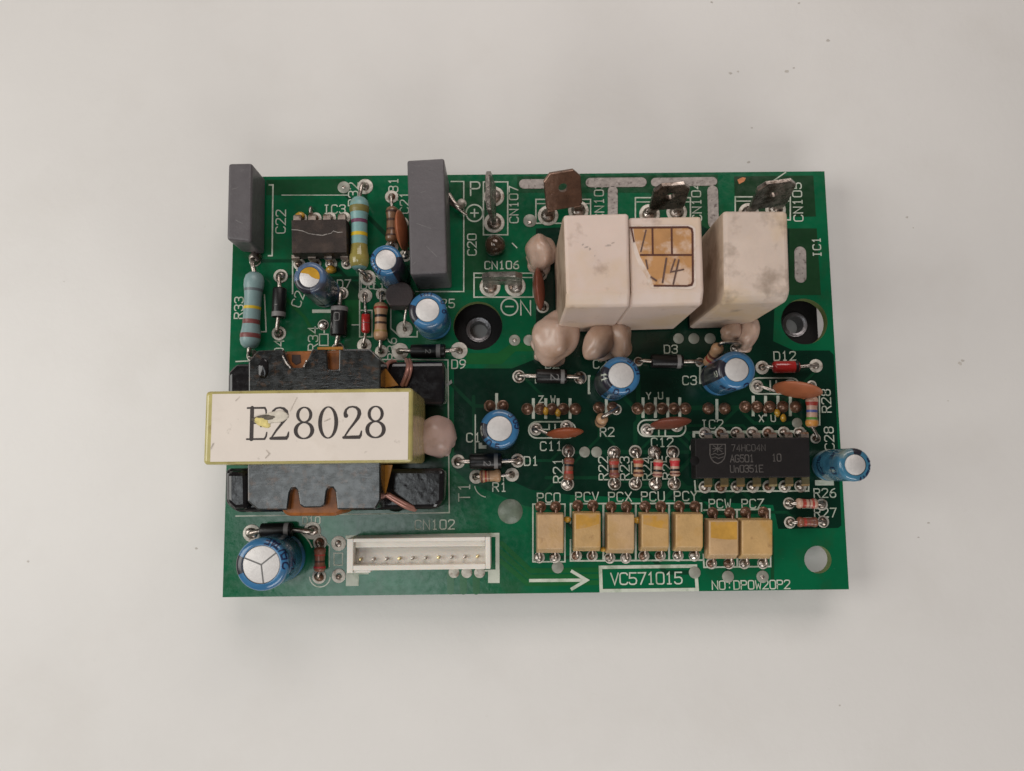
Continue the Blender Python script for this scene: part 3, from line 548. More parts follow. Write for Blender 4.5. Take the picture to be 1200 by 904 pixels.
def axial(kind, label, pa, pb, ba, bb, r, m, bands=(), hz=None, leadr=.29, form='bone', jr=(7.5, 5.2), text=None, dark=False):
    """part with a wire at each end: pads pa, pb; body ends ba, bb as seen in the photo"""
    hz = hz or r + .35; A, B = P(*ba, hz), P(*bb, hz); d = (B - A); L = d.length; d.normalize()
    if form == 'bone':
        prof = [(0, .3), (0, r * .55), (L * .04, r * .86), (L * .10, r * .99), (L * .17, r), (L * .25, r * .90), (L * .33, r * .84), (L * .67, r * .84), (L * .75, r * .90), (L * .83, r), (L * .90, r * .99), (L * .96, r * .86), (L, r * .55), (L, .3)]
    elif form == 'drum': prof = [(0, .3), (0, r * .90), (.12, r * .98), (.2, r), (L - .2, r), (L - .12, r * .98), (L, r * .90), (L, .3)]
    else: prof = [(0, .2), (.05, r * .6), (.25, r * .92), (.5, r), (L - .5, r), (L - .25, r * .92), (L - .05, r * .6), (L, .2)]
    up = (0, 0, 1); mb = MB(); lathe(mb, A, d, prof, 24, ref=up, sharp=60); body = mb.build(kind, m, root, label)
    def rad(t):
        for (t0, r0), (t1, r1) in zip(prof[:-1], prof[1:]):
            if t0 <= t <= t1 and t1 > t0: return r0 + (r1 - r0) * (t - t0) / (t1 - t0)
        return r
    for f0, f1, bm_ in bands:
        ts = sorted([L * f0, L * f1] + [t for t, _ in prof if L * f0 < t < L * f1] + [L * (f0 + f1) / 2]); mb = MB()
        lathe(mb, A, d, [(t, rad(t) + .018) for t in ts], 24, ref=up, sharp=80); mb.build('colour_band' if form == 'bone' else 'polarity_band', bm_, body)
    for q, E, sg in ((pa, A, -1), (pb, B, 1)):
        p = P(*q); pts = chaikin([Vector((p.x, p.y, .1)), Vector((p.x, p.y, hz * .75)), Vector((p.x, p.y, hz)) * .6 + Vector((E.x, E.y, hz)) * .4, Vector((E.x, E.y, hz)) - d * sg * .1], 3)
        mb = MB(); tube(mb, pts, leadr); mb.build('lead', M_lead, body); pj(q[0], q[1], jr[0], jr[1], .75, M_dsolder if dark else M_solder)
    if text:
        for s, fr, ang, h in text: cyl_text(body, s, A, d, up, r, L * fr, math.radians(ang), h, .13, M_grey, vertical=False)
    return body
B_ = BAND
# resistors
axial('resistor', 'large blue-grey banded resistor along the left edge of the board', (299, 306), (296, 417), (298.5, 320), (292.5, 408), 1.62, M_rblue, [(.22, .255, B_['grey']), (.455, .495, B_['yellow']), (.63, .69, B_['maroon']), (.815, .875, B_['maroon'])], leadr=.38, jr=(7, 6))
axial('resistor', 'large cyan banded resistor right of the eight-pin chip', (428, 219), (431, 326), (421, 232), (421, 316), 1.58, M_rcyan, [(.13, .22, B_['olive']), (.32, .37, B_['violet']), (.50, .55, B_['yellow']), (.66, .97, mat('glue_stained_lacquer', (0.30, 0.25, 0.07), .16, var=.3, vs=.4, coat=.4))], hz=2.6, leadr=.36, jr=(9.5, 6))
axial('resistor', 'small brown stained resistor left of the orange disc capacitor', (459, 231), (459, 290), (459.5, 243), (459, 284), 1.05, M_rbrown, [(.12, .18, B_['darkbrown']), (.35, .42, B_['darkbrown']), (.62, .68, B_['darkbrown']), (.80, .85, B_['darkbrown'])], jr=(8, 4.5), dark=True)
axial('resistor', 'tan resistor with red and black bands right of the small red diode', (448, 345), (447, 412), (446.5, 355), (446, 399), 1.15, M_rtan, [(.12, .18, B_['red']), (.33, .40, B_['black']), (.52, .58, B_['darkbrown']), (.74, .79, B_['gold'])], jr=(7.5, 4))
axial('resistor', 'small red-brown resistor right of the largest blue capacitor', (375, 636), (374, 676), (375, 641), (374.5, 670), .95, M_rred, [(.30, .36, B_['red']), (.55, .62, B_['darkbrown']), (.78, .85, B_['bright_red'])], jr=(8, 5.5), dark=True)
axial('resistor', 'tan resistor lying just under the diode right of the transformer', (558, 559), (600, 556.5), (562, 558.5), (587, 557.5), 1.05, M_rtan, [(.06, .16, B_['brown']), (.26, .34, B_['red']), (.42, .47, B_['brown'])], jr=(8, 4.5))
axial('resistor', 'brown-red resistor standing leftmost in the row above the tan chips', (666, 529), (665, 567.5), (667, 536), (666, 563), .86, M_rred, [(.30, .40, B_['black']), (.15, .22, B_['maroon']), (.60, .72, B_['red'])], jr=(7.6, 7.0))
axial('resistor', 'brown resistor second from left in the row above the tan chips', (719.5, 530.5), (720, 567), (719.5, 537), (720, 560.5), .86, M_rred, [(.16, .34, B_['red']), (.48, .60, B_['black']), (.74, .84, B_['maroon'])], jr=(7.6, 7.0))
axial('resistor', 'brown resistor third from left in the row above the tan chips', (744.5, 529.5), (744.5, 567), (748, 537), (748, 559), .86, M_rtan, [(.12, .30, B_['red']), (.48, .62, B_['black']), (.74, .86, B_['brown'])], jr=(7.6, 7.0))
axial('resistor', 'pinkish resistor fourth from left in the row above the tan chips', (767, 530), (768, 567), (771.5, 538.5), (770.5, 559.5), .82, M_rpink, [(.18, .40, B_['bright_red']), (.58, .70, B_['black']), (.82, .92, B_['maroon'])], jr=(7.6, 7.0))
axial('resistor', 'pinkish resistor rightmost in the row above the tan chips', (788.5, 530), (790, 567), (790.5, 536.5), (791, 558.5), .84, M_rpink, [(.16, .46, B_['bright_red']), (.60, .72, B_['black']), (.80, .90, B_['brown'])], jr=(7.6, 7.0))
axial('resistor', 'small tan resistor lying under the fourteen-pin chip, upper of two', (924.5, 590), (963, 591.5), (933, 590), (958, 590.5), .82, M_rpink, [(.25, .42, B_['red']), (.55, .60, B_['maroon']), (.70, .80, B_['red'])], jr=(6.8, 5.5))
axial('resistor', 'small brown resistor lying under the fourteen-pin chip, lower of two', (925.5, 612.5), (964.5, 611.5), (934, 612), (958, 612), .80, M_rred, [(.28, .42, B_['red']), (.55, .60, B_['maroon']), (.72, .80, B_['brown'])], jr=(6.8, 5.5))
axial('resistor', 'pink resistor with blue, green and gold bands beside the right edge', (951, 452), (955.5, 514), (951.5, 465), (951.5, 501), 1.0, M_rpink, [(.18, .30, B_['red']), (.44, .52, B_['blue']), (.68, .76, B_['green']), (.78, .97, B_['orange'])], jr=(6, 4.5))
# two resistors standing on end
def standing(label, pb, ta, r, hgt, lead_to, m, bands, lean=(0, 0)):
    b = P(*pb); t = P(*ta, hgt); ax = t - Vector((b.x, b.y, .5)); L = ax.length
    mb = MB(); prof = [(0, .2), (L * .03, r * .6), (L * .10, r * .95), (L * .2, r), (L * .3, r * .86), (L * .7, r * .86), (L * .8, r), (L * .9, r * .95), (L * .97, r * .6), (L, .2)]
    lathe(mb, (b.x, b.y, .5), ax, prof, 22, sharp=70); body = mb.build('resistor', m, root, label)
    for f0, f1, bm_ in bands:
        mb = MB(); rr = lambda t: next(r0 + (r1 - r0) * (t - t0) / (t1 - t0) for (t0, r0), (t1, r1) in zip(prof[:-1], prof[1:]) if t0 <= t <= t1)
        lathe(mb, (b.x, b.y, .5), ax, [(L * f, rr(L * f) + .02) for f in (f0, (f0 + f1) / 2, f1)], 22, sharp=80); mb.build('colour_band', bm_, body)
    e = P(*lead_to); u = ax.normalized(); hi = t + u * .9
    mb = MB(); tube(mb, chaikin([t - u * .1, hi, Vector((e.x, e.y, hi.z)) * .7 + hi * .3, Vector((e.x, e.y, hi.z * .6)), Vector((e.x, e.y, .1))], 3), .3); mb.build('lead', M_lead, body)
    pj(lead_to[0], lead_to[1], 6.5, 5, .6)
standing('orange-banded resistor standing slanted behind the upper right blue capacitor', (828, 428), (843, 405), 1.0, 5.2, (862, 409), M_rtan, [(.30, .40, B_['red']), (.50, .60, B_['brown'])])
standing('small tan resistor standing on end below the middle blue capacitor', (703, 496), (706, 490), .95, 4.4, (722, 480), M_rtan, [(.70, .80, B_['red']), (.45, .6, B_['brown'])])
# diodes
axial('diode', 'black diode with a grey end band right of the blue-grey resistor', (329, 324), (327, 391), (328, 338), (326.5, 372.5), 1.12, M_diode, [(.82, .98, M_grey)], form='drum', leadr=.36, jr=(8.5, 6.5), text=[('-', .6, 10, .7)])
axial('diode', 'black diode lettered with a zero standing left of the small red diode', (401, 344), (396, 409), (398, 359), (396.5, 394), 1.38, M_diode, [(.04, .18, M_grey)], form='drum', leadr=.38, jr=(7.5, 6), text=[('0', .40, 5, 1.3), ('V', .68, 45, .9)])
axial('glass_diode', 'tiny red glass diode with a black end in a printed white frame', (428, 347), (427, 405), (428.8, 366), (428.5, 391), .72, M_glass, [(.0, .12, B_['black']), (.5, .54, B_['maroon'])], form='glass', leadr=.24, jr=(8.5, 4))
axial('diode', 'black diode lying above the right end of the transformer', (469, 412), (538, 411), (481.5, 412), (522, 411.5), 1.12, M_diode, [(.74, .86, M_grey)], form='drum', leadr=.36, jr=(10, 4.5), text=[('2', .52, 10, .8)])
axial('diode', 'black diode lying under the lowest white glue blob', (608, 441.5), (680, 443), (628, 441), (664, 441.5), 1.15, M_diode, [(.80, .92, M_grey)], form='drum', leadr=.36, jr=(7.6, 7.0), text=[('2', .60, 12, 1.2)])
axial('diode', 'black diode lying in the shade under the white blocks', (748, 424), (820, 425), (763, 423.5), (800, 424), 1.12, M_diode, [(.80, .92, M_grey)], form='drum', leadr=.34, jr=(5.5, 4), dark=True)
axial('diode', 'black diode lying under the blue capacitor right of the transformer', (537, 541), (606.5, 540), (550.5, 541), (588, 540.5), 1.22, M_diode, [(.76, .88, M_grey)], form='drum', leadr=.36, jr=(8, 6), text=[('2', .55, 18, 1.0)])
axial('diode', 'black diode lying directly above the largest blue capacitor', (295, 625), (366, 622), (306, 622), (343, 621), 1.16, M_diode, [(.76, .90, M_grey)], form='drum', leadr=.42, jr=(10, 7))
axial('glass_diode', 'red glass diode with a black end beside the right edge', (893, 431), (956, 429), (905, 430.5), (937, 430), 1.0, M_glass, [(.80, .93, B_['black'])], form='glass', leadr=.3, jr=(8, 4.5))

# disc capacitors seen edge-on
def disc_cap(label, e0, e1, zc, rad, th, m, pads, lean=0.0):
    a, b = P(*e0, zc), P(*e1, zc); c = (a + b) / 2; d = (b - a); R = d.length / 2; d.normalize(); n = Vector((-d.y, d.x, 0)); up = Vector((0, 0, 1))
    ax = (n * math.cos(lean) + up * math.sin(lean)).normalized(); upv = d.cross(ax); mb = MB()
    if upv.z < 0: upv = -upv
    prof = [(-th / 2, 0), (-th * .46, R * .35), (-th * .35, R * .64), (-th * .18, R * .88), (-th * .06, R * .98), (0, R), (th * .06, R * .98), (th * .18, R * .88), (th * .35, R * .64), (th * .46, R * .35), (th / 2, 0)]
    lathe(mb, c, ax, prof, 32, ref=d, sharp=80); body = mb.build('disc_capacitor', m, root, label)
    for k, q in enumerate(pads):
        p = P(*q); s = -1 if k == 0 else 1; st = c + d * s * R * .55 - upv * R * .75
        mb = MB(); tube(mb, chaikin([st + upv * .3, st - upv * .3, Vector((p.x, p.y, max(.4, st.z * .5))), Vector((p.x, p.y, .1))], 2), .28); mb.build('lead', M_lead, body)
        mb = MB(); tube(mb, [st + upv * .6, st + upv * .1, st - upv * .35], [.5, .45, .3]); mb.build('coating_run', m, body); pj(q[0], q[1], 7.5, 5, .5)
    return body
disc_cap('orange disc capacitor wedged against the left side of the tall grey box capacitor', (469, 247), (473, 294), 3.6, 3, 1.8, M_disc, [(472, 262), (475, 300)], lean=.12)
disc_cap('dark red disc capacitor against the left side of the white blocks', (630, 314), (633, 364), 4.0, 3, 1.9, M_discd, [(634, 322), (636, 360)], lean=.12)
disc_cap('red-orange disc capacitor below the row of stained joints marked Z W', (640, 509), (684, 506), 3.8, 3, 1.55, M_disco, [(628, 503), (664, 500)], lean=-.12)
disc_cap('dark red disc capacitor below the row of joints marked Y U', (762, 498), (810, 494), 3.8, 3, 1.7, M_discd, [(758, 504), (793, 499)], lean=-.12)
disc_cap('orange-brown disc capacitor below the red glass diode near the right edge', (907, 451), (962, 463), 4.2, 3, 1.8, M_disc, [(887, 453), (926, 452)], lean=-.14)

# grey box capacitors
def film(label, px4, h, bev, leads):
    mb = MB(); prism(mb, px4, h, .25, bev, 0, 3); body = mb.build('box_capacitor', M_film, root, label)
    for q in leads:
        p = P(*q); mb = MB(); tube(mb, [(p.x, p.y, .05), (p.x, p.y, .6)], .35); mb.build('lead', M_lead, body)
film('short grey box capacitor at the top left corner of the board', [(267.5, 191.5), (295.5, 191), (294, 284), (265.5, 281)], 7.2, .45, [(290, 225), (290, 280)])
film('tall grey box capacitor projecting over the top edge of the board', [(477, 188), (520.5, 185.5), (524, 320), (480.5, 322)], 10.2, .35, [(505, 220), (505, 325)])
for o_, z_, L_ in ((bpy.data.objects['box_capacitor.001'], 10.22, [[(488, 262), (505, 268)], [(493, 226), (499, 224)], [(500, 289), (512, 301)], [(484, 310), (488, 306)]]), (bpy.data.objects['box_capacitor'], 7.22, [[(272, 222), (279, 220)], [(276, 258), (284, 262)]])):
    for pts in L_: stroke('scuff', pts, .7, z_, mat('scuff_pale', (0.17, 0.16, 0.16), .6, var=.4, vs=3), o_)
mb = MB(); tube(mb, chaikin([P(526, 228, 1.0), P(533, 240, 1.6), P(541, 243, .9), P(543, 240, .1)], 3), .42); tube(mb, chaikin([P(527, 238, .8), P(538, 246, 1.4), P(547, 252, .5)], 3), .25); mb.build('bent_wire', M_lead, root, 'bent stub of bare wire right of the tall grey box capacitor')
joint(541, 239, 6.5, .7, M_tin); joint(299, 303, 8, 1.2)

# white blocks
def loops(mb, LL, bevel=0.0, seg=2):
    """closed body skinned over several matching corner loops, bottom to top"""
    bm = bmesh.new(); n = len(LL[0]); V = [[bm.verts.new(v) for v in lp] for lp in LL]
    bm.faces.new(V[0][::-1]); bm.faces.new(V[-1])
    for A_, B2 in zip(V[:-1], V[1:]):
        for i in range(n): bm.faces.new([A_[i], A_[(i + 1) % n], B2[(i + 1) % n], B2[i]])
    bmesh.ops.recalc_face_normals(bm, faces=bm.faces)
    if bevel: bmesh.ops.bevel(bm, geom=list(bm.edges), offset=bevel, offset_type='OFFSET', segments=seg, profile=0.5, affect='EDGES', clamp_overlap=True)
    bm.verts.index_update(); mb.add([v.co.copy() for v in bm.verts], [[v.index for v in f.verts] for f in bm.faces], smooth=False); bm.free()
def block(label, px4, h, m, bev=.45, lip=17.0):
    """px4 = corners of the flat top (north-west, north-east, south-east, south-west); a sloping lip runs along the south edge"""
    t = quadloop(px4, h); zm = h - 1.3
    s2, s3 = P(px4[2][0] - 3, px4[2][1] + lip, zm), P(px4[3][0] - 3, px4[3][1] + lip, zm)
    mid = [Vector((t[0].x - .12, t[0].y + .1, zm)), Vector((t[1].x + .12, t[1].y + .1, zm)), Vector((t[2].x + .12, s2.y, zm)), Vector((t[3].x - .12, s3.y, zm))]
    bot = [Vector((v.x, v.y, 1.0)) for v in mid]; mb = MB(); loops(mb, [bot, mid, t], bev, 3); body = mb.build('box_component', m, root, label)
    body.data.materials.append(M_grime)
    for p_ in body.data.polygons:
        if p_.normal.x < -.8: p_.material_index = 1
    c = sum(mid, Vector()) / 4; mb = MB(); fl = [Vector((c.x + (v.x - c.x) * .98, c.y + (v.y - c.y) * .98, .1)) for v in mid]
    solid(mb, fl, [v + Vector((0, 0, 1.1)) for v in fl], .1); mb.build('base_flange', M_dip, body)
    return body
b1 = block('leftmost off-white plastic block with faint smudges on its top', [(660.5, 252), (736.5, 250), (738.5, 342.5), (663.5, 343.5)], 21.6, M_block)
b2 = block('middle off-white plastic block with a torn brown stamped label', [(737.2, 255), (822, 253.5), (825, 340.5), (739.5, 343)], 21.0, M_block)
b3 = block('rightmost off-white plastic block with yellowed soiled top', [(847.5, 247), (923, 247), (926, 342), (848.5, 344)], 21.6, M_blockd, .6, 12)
zz = 21.02
sheet('label_backing', [(739.5, 264), (810, 264), (815, 268), (815.5, 336), (810, 339), (762, 338), (757, 324), (748, 309), (743, 296), (740.5, 280)], zz - .02, mat('torn_paper', (0.70, 0.58, 0.50), .7, var=.12, vs=.5, bump=.3, bs=1.5, stains=[((0.50, 0.30, 0.16), 0.4, .54, .68, .6)]), b2, .05)
st = sheet('label_remnant', [(742, 267), (808, 267), (812, 270), (812.5, 333), (808, 335), (766, 335), (763, 325), (756, 312), (750, 301), (744, 283)], zz + .03, M_stamp, b2)
for i, (pts, wd) in enumerate([([(737.5, 267), (806, 266.5), (810.5, 268.5), (811.5, 273), (812, 330), (810.5, 334), (806, 335)], 2.5), ([(766, 335), (806, 335.3)], 2.2), ([(750, 299), (811, 299)], 2.3), ([(764.5, 268), (765, 298.5)], 2.2), ([(787, 268), (787.5, 298.5)], 2.2), ([(740, 268), (743, 284)], 1.8)]):
    stroke('label_rule', pts, wd, zz + .10 + .004 * i, M_stampline, b2, cap=False)
for i, (pts, wd) in enumerate([([(757, 270), (751, 295)], 1.7), ([(781, 303), (776.5, 331)], 2.2), ([(791, 304), (786, 319), (801, 316)], 1.7), ([(795.5, 305), (789, 333)], 2.0), ([(757, 305), (759, 315)], 1.8), ([(763, 325), (769, 329)], 2.2)]):
    stroke('handwriting', pts, wd, zz + .13 + .004 * i, M_pencil, b2)
for i, (x, y, rx, ry) in enumerate([(687, 290, 3.2, 1.2), (691, 292, 1.4, 2.0), (683, 287, 1.5, 1.0), (713, 288, 4.0, 1.2), (718, 285, 2.2, .9), (697, 300, .9, .8)]):
    mb = MB(); k = pxmm(x, y, 21.6); c_ = P(x, y, 21.6); mb.add([c_ + Vector((math.cos(a) * rx * k * random.uniform(.6, 1.2), math.sin(a) * ry * k * random.uniform(.6, 1.2) + math.cos(a) * .06, .012 + .002 * i)) for a in [2 * PI * q / 10 for q in range(10)]], [list(range(10))], False); mb.build('smudge', mat('smudge', (0.44, 0.35, 0.30), .6, var=.4, vs=3), b1)

# glue blobs
def glue(label, x, y, rx, ry, h, zc, m=M_glue, rot=0, amp=.26, seed=1, sub=4, freq=.42):
    k = pxmm(x, y, zc); c = P(x, y, zc); mb = MB(); blob(mb, c, (rx * k, ry * k, h * .85), amp, freq, sub, math.radians(rot), .06, seed); return mb.build('glue_blob', m, root, label)
glue('pale silicone glue blob at the lower left corner of the white blocks', 650, 396, 25, 31, 3.8, 3.2, rot=-25, seed=1)
glue('pale silicone glue blob with a folded flap below the first two white blocks', 722, 396, 19, 26, 3.8, 3.4, rot=15, seed=2)
glue('pale flat silicone flap on the left of the folded glue blob', 702, 399, 17, 27, 2.6, 5.0, rot=-32, seed=5, amp=.14)
glue('pale silicone glue blob left of the leftmost white block', 634, 297, 17, 20, 4.0, 2.4, rot=10, seed=3)
glue('pale round silicone glue blob below the rightmost white block', 875, 391, 13, 19, 3.4, 3.0, rot=-15, seed=4, amp=.18)
glue('small pale silicone glue lobe left of the round one below the rightmost white block', 857, 389, 13, 11, 2.4, 3.4, rot=30, seed=6, amp=.18)
glue('smooth pink silicone glue blob at the right end of the transformer', 512, 511.5, 22, 25, 4.2, 3.4, m=M_glue2, seed=8, amp=.14)

for i, (x, y, rx, ry) in enumerate([(646, 408, 22, 20), (716, 408, 22, 14), (634, 303, 17, 17), (872, 398, 15, 12), (515, 517, 17, 18)]):
    mb = MB(); k = pxmm(x, y, .3); blob(mb, P(x, y, .2), (rx * k, ry * k, .75), .35, .55, 4, .4 * i, .06, 30 + i); mb.build('glue_smear', M_glue if i < 4 else M_glue2, root, 'thin pale glue smear spread on the board under a glue blob')
# faston tabs
def tab(label, m, c, ang, wid, hgt, lean, base_w=5.4, th=.8, hole=True, side=0.0):
    """flat blade with a hole and two legs standing at c; ang = direction of its width, lean = tilt away"""
    b = Vector((c.x, c.y, 0)); d = Vector((math.cos(ang), math.sin(ang), 0)); n = Vector((-d.y, d.x, 0)); u = (Vector((0, 0, 1)) * math.cos(lean) + n * math.sin(lean)); u = (u + d * side).normalized(); nn = d.cross(u)
    z0 = 2.6; org = b + Vector((0, 0, z0)); ol = [(-wid / 2, .6), (-wid / 2 + .6, 0), (wid / 2 - .6, 0), (wid / 2, .6), (wid / 2, hgt - 1.2), (wid / 2 - 1.1, hgt), (-wid / 2 + 1.1, hgt), (-wid / 2, hgt - 1.2)]
    cu = []; hc_ = (0, hgt * .58); hr = .75; N = 16
    # blade: outer loop bridged to a round hole
    def loop3(off): return [org + d * x + u * y + nn * off for x, y in ol]
    bm = bmesh.new()
    for off, flip in ((-th / 2, False), (th / 2, True)):
        pass
    bm.free(); mb = MB()
    per = []
    for k in range(N):
        a = 2 * PI * k / N; dx, dy = math.cos(a), math.sin(a); best = 1e9
        for (x0, y0), (x1, y1) in zip(ol, ol[1:] + ol[:1]):
            ex, ey = x1 - x0, y1 - y0; den = dx * ey - dy * ex
            if abs(den) < 1e-9: continue
            t = ((x0 - hc_[0]) * ey - (y0 - hc_[1]) * ex) / den; s = ((x0 - hc_[0]) * dy - (y0 - hc_[1]) * dx) / den
            if t > 0 and -1e-6 <= s <= 1 + 1e-6: best = min(best, t)
        per.append((hc_[0] + dx * best, hc_[1] + dy * best))
    # include the true corners
    allp = sorted(per + ol, key=lambda q: math.atan2(q[1] - hc_[1], q[0] - hc_[0])); hol = []
    for q in allp:
        a = math.atan2(q[1] - hc_[1], q[0] - hc_[0]); hol.append((hc_[0] + hr * math.cos(a), hc_[1] + hr * math.sin(a)))
    n_ = len(allp); T = lambda q, off: org + d * q[0] + u * q[1] + nn * off; e = th / 2; ch = .12
    def ins(q): v = Vector((q[0], q[1] - hgt / 2)); L = v.length; v = v * (1 - ch / L); return (v.x, v.y + hgt / 2)
    vs = [T(ins(q), e) for q in allp] + [T(q, e - ch) for q in allp] + [T(q, -e + ch) for q in allp] + [T(ins(q), -e) for q in allp] + [T(q, e) for q in hol] + [T(q, -e) for q in hol]
    fs = []
    for k in range(n_):
        j = (k + 1) % n_
        fs += [[k, j, n_ + j, n_ + k][::-1], [n_ + k, n_ + j, 2 * n_ + j, 2 * n_ + k][::-1], [2 * n_ + k, 2 * n_ + j, 3 * n_ + j, 3 * n_ + k][::-1], [k, j, 4 * n_ + j, 4 * n_ + k], [3 * n_ + k, 3 * n_ + j, 5 * n_ + j, 5 * n_ + k][::-1], [4 * n_ + k, 4 * n_ + j, 5 * n_ + j, 5 * n_ + k]]
    mb.add(vs, fs, False); body = mb.build('terminal_tab', m, root, label)
    for s in (-1, 1):
        mb = MB(); q = d * s * base_w / 2; lw = 1.3
        bot = [b + q + d * x * lw / 2 + n * y * th / 2 + Vector((0, 0, 0)) for x, y in ((-1, -1), (1, -1), (1, 1), (-1, 1))]
        q2 = d * s * (wid / 2 - lw / 2 - .15)
        top = [org + q2 + d * x * lw / 2 + n * y * th / 2 + Vector((0, 0, .35)) for x, y in ((-1, -1), (1, -1), (1, 1), (-1, 1))]
        solid(mb, bot, top, .12); mb.build('leg', m, body)
        w_ = b + q; me = disc_mesh('dome', 1.25, .9); link('solder_joint', me, M_solder, board, Vector((w_.x, w_.y, .05)))
    for s in (-1, 1):
        w_ = b + d * s * base_w / 2; me = disc_mesh('pad', 1.75, 0); link('solder_pad', me, M_tin, board, Vector((w_.x, w_.y, .04 + .001 * s)))
    return body
tab('upright grey terminal tab seen edge-on beside the plus sign', M_tabg, P(579, 246), math.radians(90), 6.3, 7.6, math.radians(6), 4.6, side=0)
tab('brown terminal tab bent back to show its face and hole', M_tabb, P(660, 250), math.radians(9), 6.0, 6.4, math.radians(46), 5.2)
tab('tarnished terminal tab behind the middle white block', M_tab, P(777, 250), math.radians(4), 5.8, 6.4, math.radians(16), 4.6)
tab('tarnished terminal tab behind the rightmost white block', M_tab, P(893, 248), math.radians(7), 6.2, 6.6, math.radians(16), 4.6)
tab('upright grey terminal tab seen edge-on above the minus sign', M_tabg, P(589, 336), math.radians(0), 6.3, 7.0, math.radians(-3), 4.2)
mb = MB(); blob(mb, P(580, 288, 1.0), (1.75, 1.75, 1.75), .06, .5, 3, 0, .06, 3); mb.build('rosin_bead', M_rosin, root, 'dark glossy bead of burnt rosin below the edge-on tab by the plus sign')

# chips
def dip(label, name, px4, zt, m, pins, row_a, row_b, pinm_a, pinm_b, joints=True):
    """row_a / row_b: (x0, y0, x1, y1) of the pads; pins per row"""
    t = quadloop(px4, zt); c = sum(t, Vector()) / 4; zm, zb = zt * .55, .7
    mb = MB()
    mid = [Vector((c.x + (v.x - c.x) * 1.012, c.y + (v.y - c.y) * 1.05, zm)) for v in t]; bot = [Vector((v.x, v.y, zb)) for v in t]
    solid(mb, mid, t, .10, 2); solid(mb, bot, [v - Vector((0, 0, .004)) for v in mid], .10, 2); body = mb.build(name, m, root, label)
    for (x0, y0, x1, y1), pm, sgn in ((row_a, pinm_a, 1), (row_b, pinm_b, -1)):
        for k in range(pins):
            f = k / (pins - 1); q = P(x0 + (x1 - x0) * f, y0 + (y1 - y0) * f); edge = (c.y + sgn * abs(t[0].y - t[2].y) / 2 * 1.0)
            mb = MB(); w2 = .62; pts = [(edge - sgn * .2, zm), (q.y - sgn * .12, zm), (q.y + sgn * .10, zm - .22), (q.y + sgn * .14, .1)]; th = .13
            vs = []; 
            for i, (yy, zz_) in enumerate(pts):
                a = pts[max(0, i - 1)]; b = pts[min(3, i + 1)]; ty, tz = b[0] - a[0], b[1] - a[1]; L = math.hypot(ty, tz); ny, nz = -tz / L * th, ty / L * th
                wv = w2 if i < 3 else .28
                vs += [(q.x - wv, yy + ny, zz_ + nz), (q.x + wv, yy + ny, zz_ + nz), (q.x + wv, yy - ny, zz_ - nz), (q.x - wv, yy - ny, zz_ - nz)]
            fs = []
            for i in range(3):
                for e in range(4): fs.append([i * 4 + e, i * 4 + (e + 1) % 4, (i + 1) * 4 + (e + 1) % 4, (i + 1) * 4 + e])
            fs += [[3, 2, 1, 0], [12, 13, 14, 15]]
            mb.add(vs, fs, False); mb.build('pin', pm, body)
            if joints: pad(x0 + (x1 - x0) * f, y0 + (y1 - y0) * f - sgn * 2, 7.2); joint(x0 + (x1 - x0) * f - 1, y0 + (y1 - y0) * f - sgn * 2, 5, .7, M_dsolder if (k % 3 == 1) else M_solder)
    return body
ic2 = dip('black fourteen-pin chip with a printed shield emblem', 'integrated_circuit', [(814.5, 514.5), (948.5, 513), (949.5, 559), (815.5, 560.5)], 3.9, M_dip, 7, (826, 510, 937, 509), (826, 569, 938, 568), M_pinkpin, M_gold)
mb = MB(); p = P(816, 540, 3.9); lathe(mb, (p.x - .25, p.y, 3.88), (0, 0, 1), [(0.0, .75), (.03, .72), (.035, 0)], 20, sharp=80); mb.build('index_notch', mat('notch_black', (0.004, 0.003, 0.003), .7, spec=.2), ic2)
def ictext(s, x, y, hpx, z, m, parent, pen=1.0, adv=.85):
    p = P(x, y, z); k = pxmm(x, y, z); mb = MB(); text_strokes(mb, s, hpx * k, pen * k, lambda u, v, w: Vector((p.x + u, p.y + v, z + .02 + w)), adv, .82); return mb.build('printed_lettering', m, parent)
ictext('74HC04N', 877, 525, 7.5, 3.9, M_mark, ic2, .7, .95); ictext('AG501', 869.5, 537.5, 8.2, 3.9, M_mark, ic2); ictext('10', 910, 536.5, 8.2, 3.9, M_mark, ic2); ictext('Un0351E', 875, 549.5, 8, 3.9, M_mark, ic2, 1.0, .86)
sh = [(832, 521), (850, 521), (850, 533), (848.5, 538), (845.5, 541.5), (841, 543.5), (836.5, 541.5), (833.5, 538), (832, 533), (832, 521)]
stroke('emblem', sh, 1.2, 3.925, M_mark, ic2)
for pts in ([(834, 533), (838, 531.5), (842, 533.5), (848, 531.5)], [(834, 537), (838, 535.5), (842, 537.5), (848, 535.5)], [(836, 522.5), (846, 529.5)], [(846, 522.5), (836, 529.5)], [(841, 522), (841, 530)], [(835, 526), (847, 526)]): stroke('emblem', pts, .9, 3.93 + .003 * random.random(), M_mark, ic2)
ic3 = dip('brown dusty eight-pin chip with a pale scratch across its top', 'integrated_circuit', [(341.5, 258), (405.5, 257), (406.5, 296), (342, 297)], 4.3, M_dipb, 4, (353, 258.5, 404, 257.5), (351, 308, 407, 307), M_pinkpin, M_pinkpin)
for i, (pts, wd) in enumerate([([(342, 269.5), (348, 269.6), (355, 271)], .8), ([(355, 271), (362, 274), (370, 275.2)], .55), ([(371, 275.3), (378, 276), (383, 274.6)], .9), ([(384, 274.5), (388, 273.6), (391, 270.5)], .5), ([(391, 271), (396, 272.6), (401, 272.2)], .75)]): stroke('scratch', pts, wd, 4.315 + .003 * i, mat('scratch_pale', (0.36, 0.33, 0.30), .45, var=.5, vs=2.5), ic3)

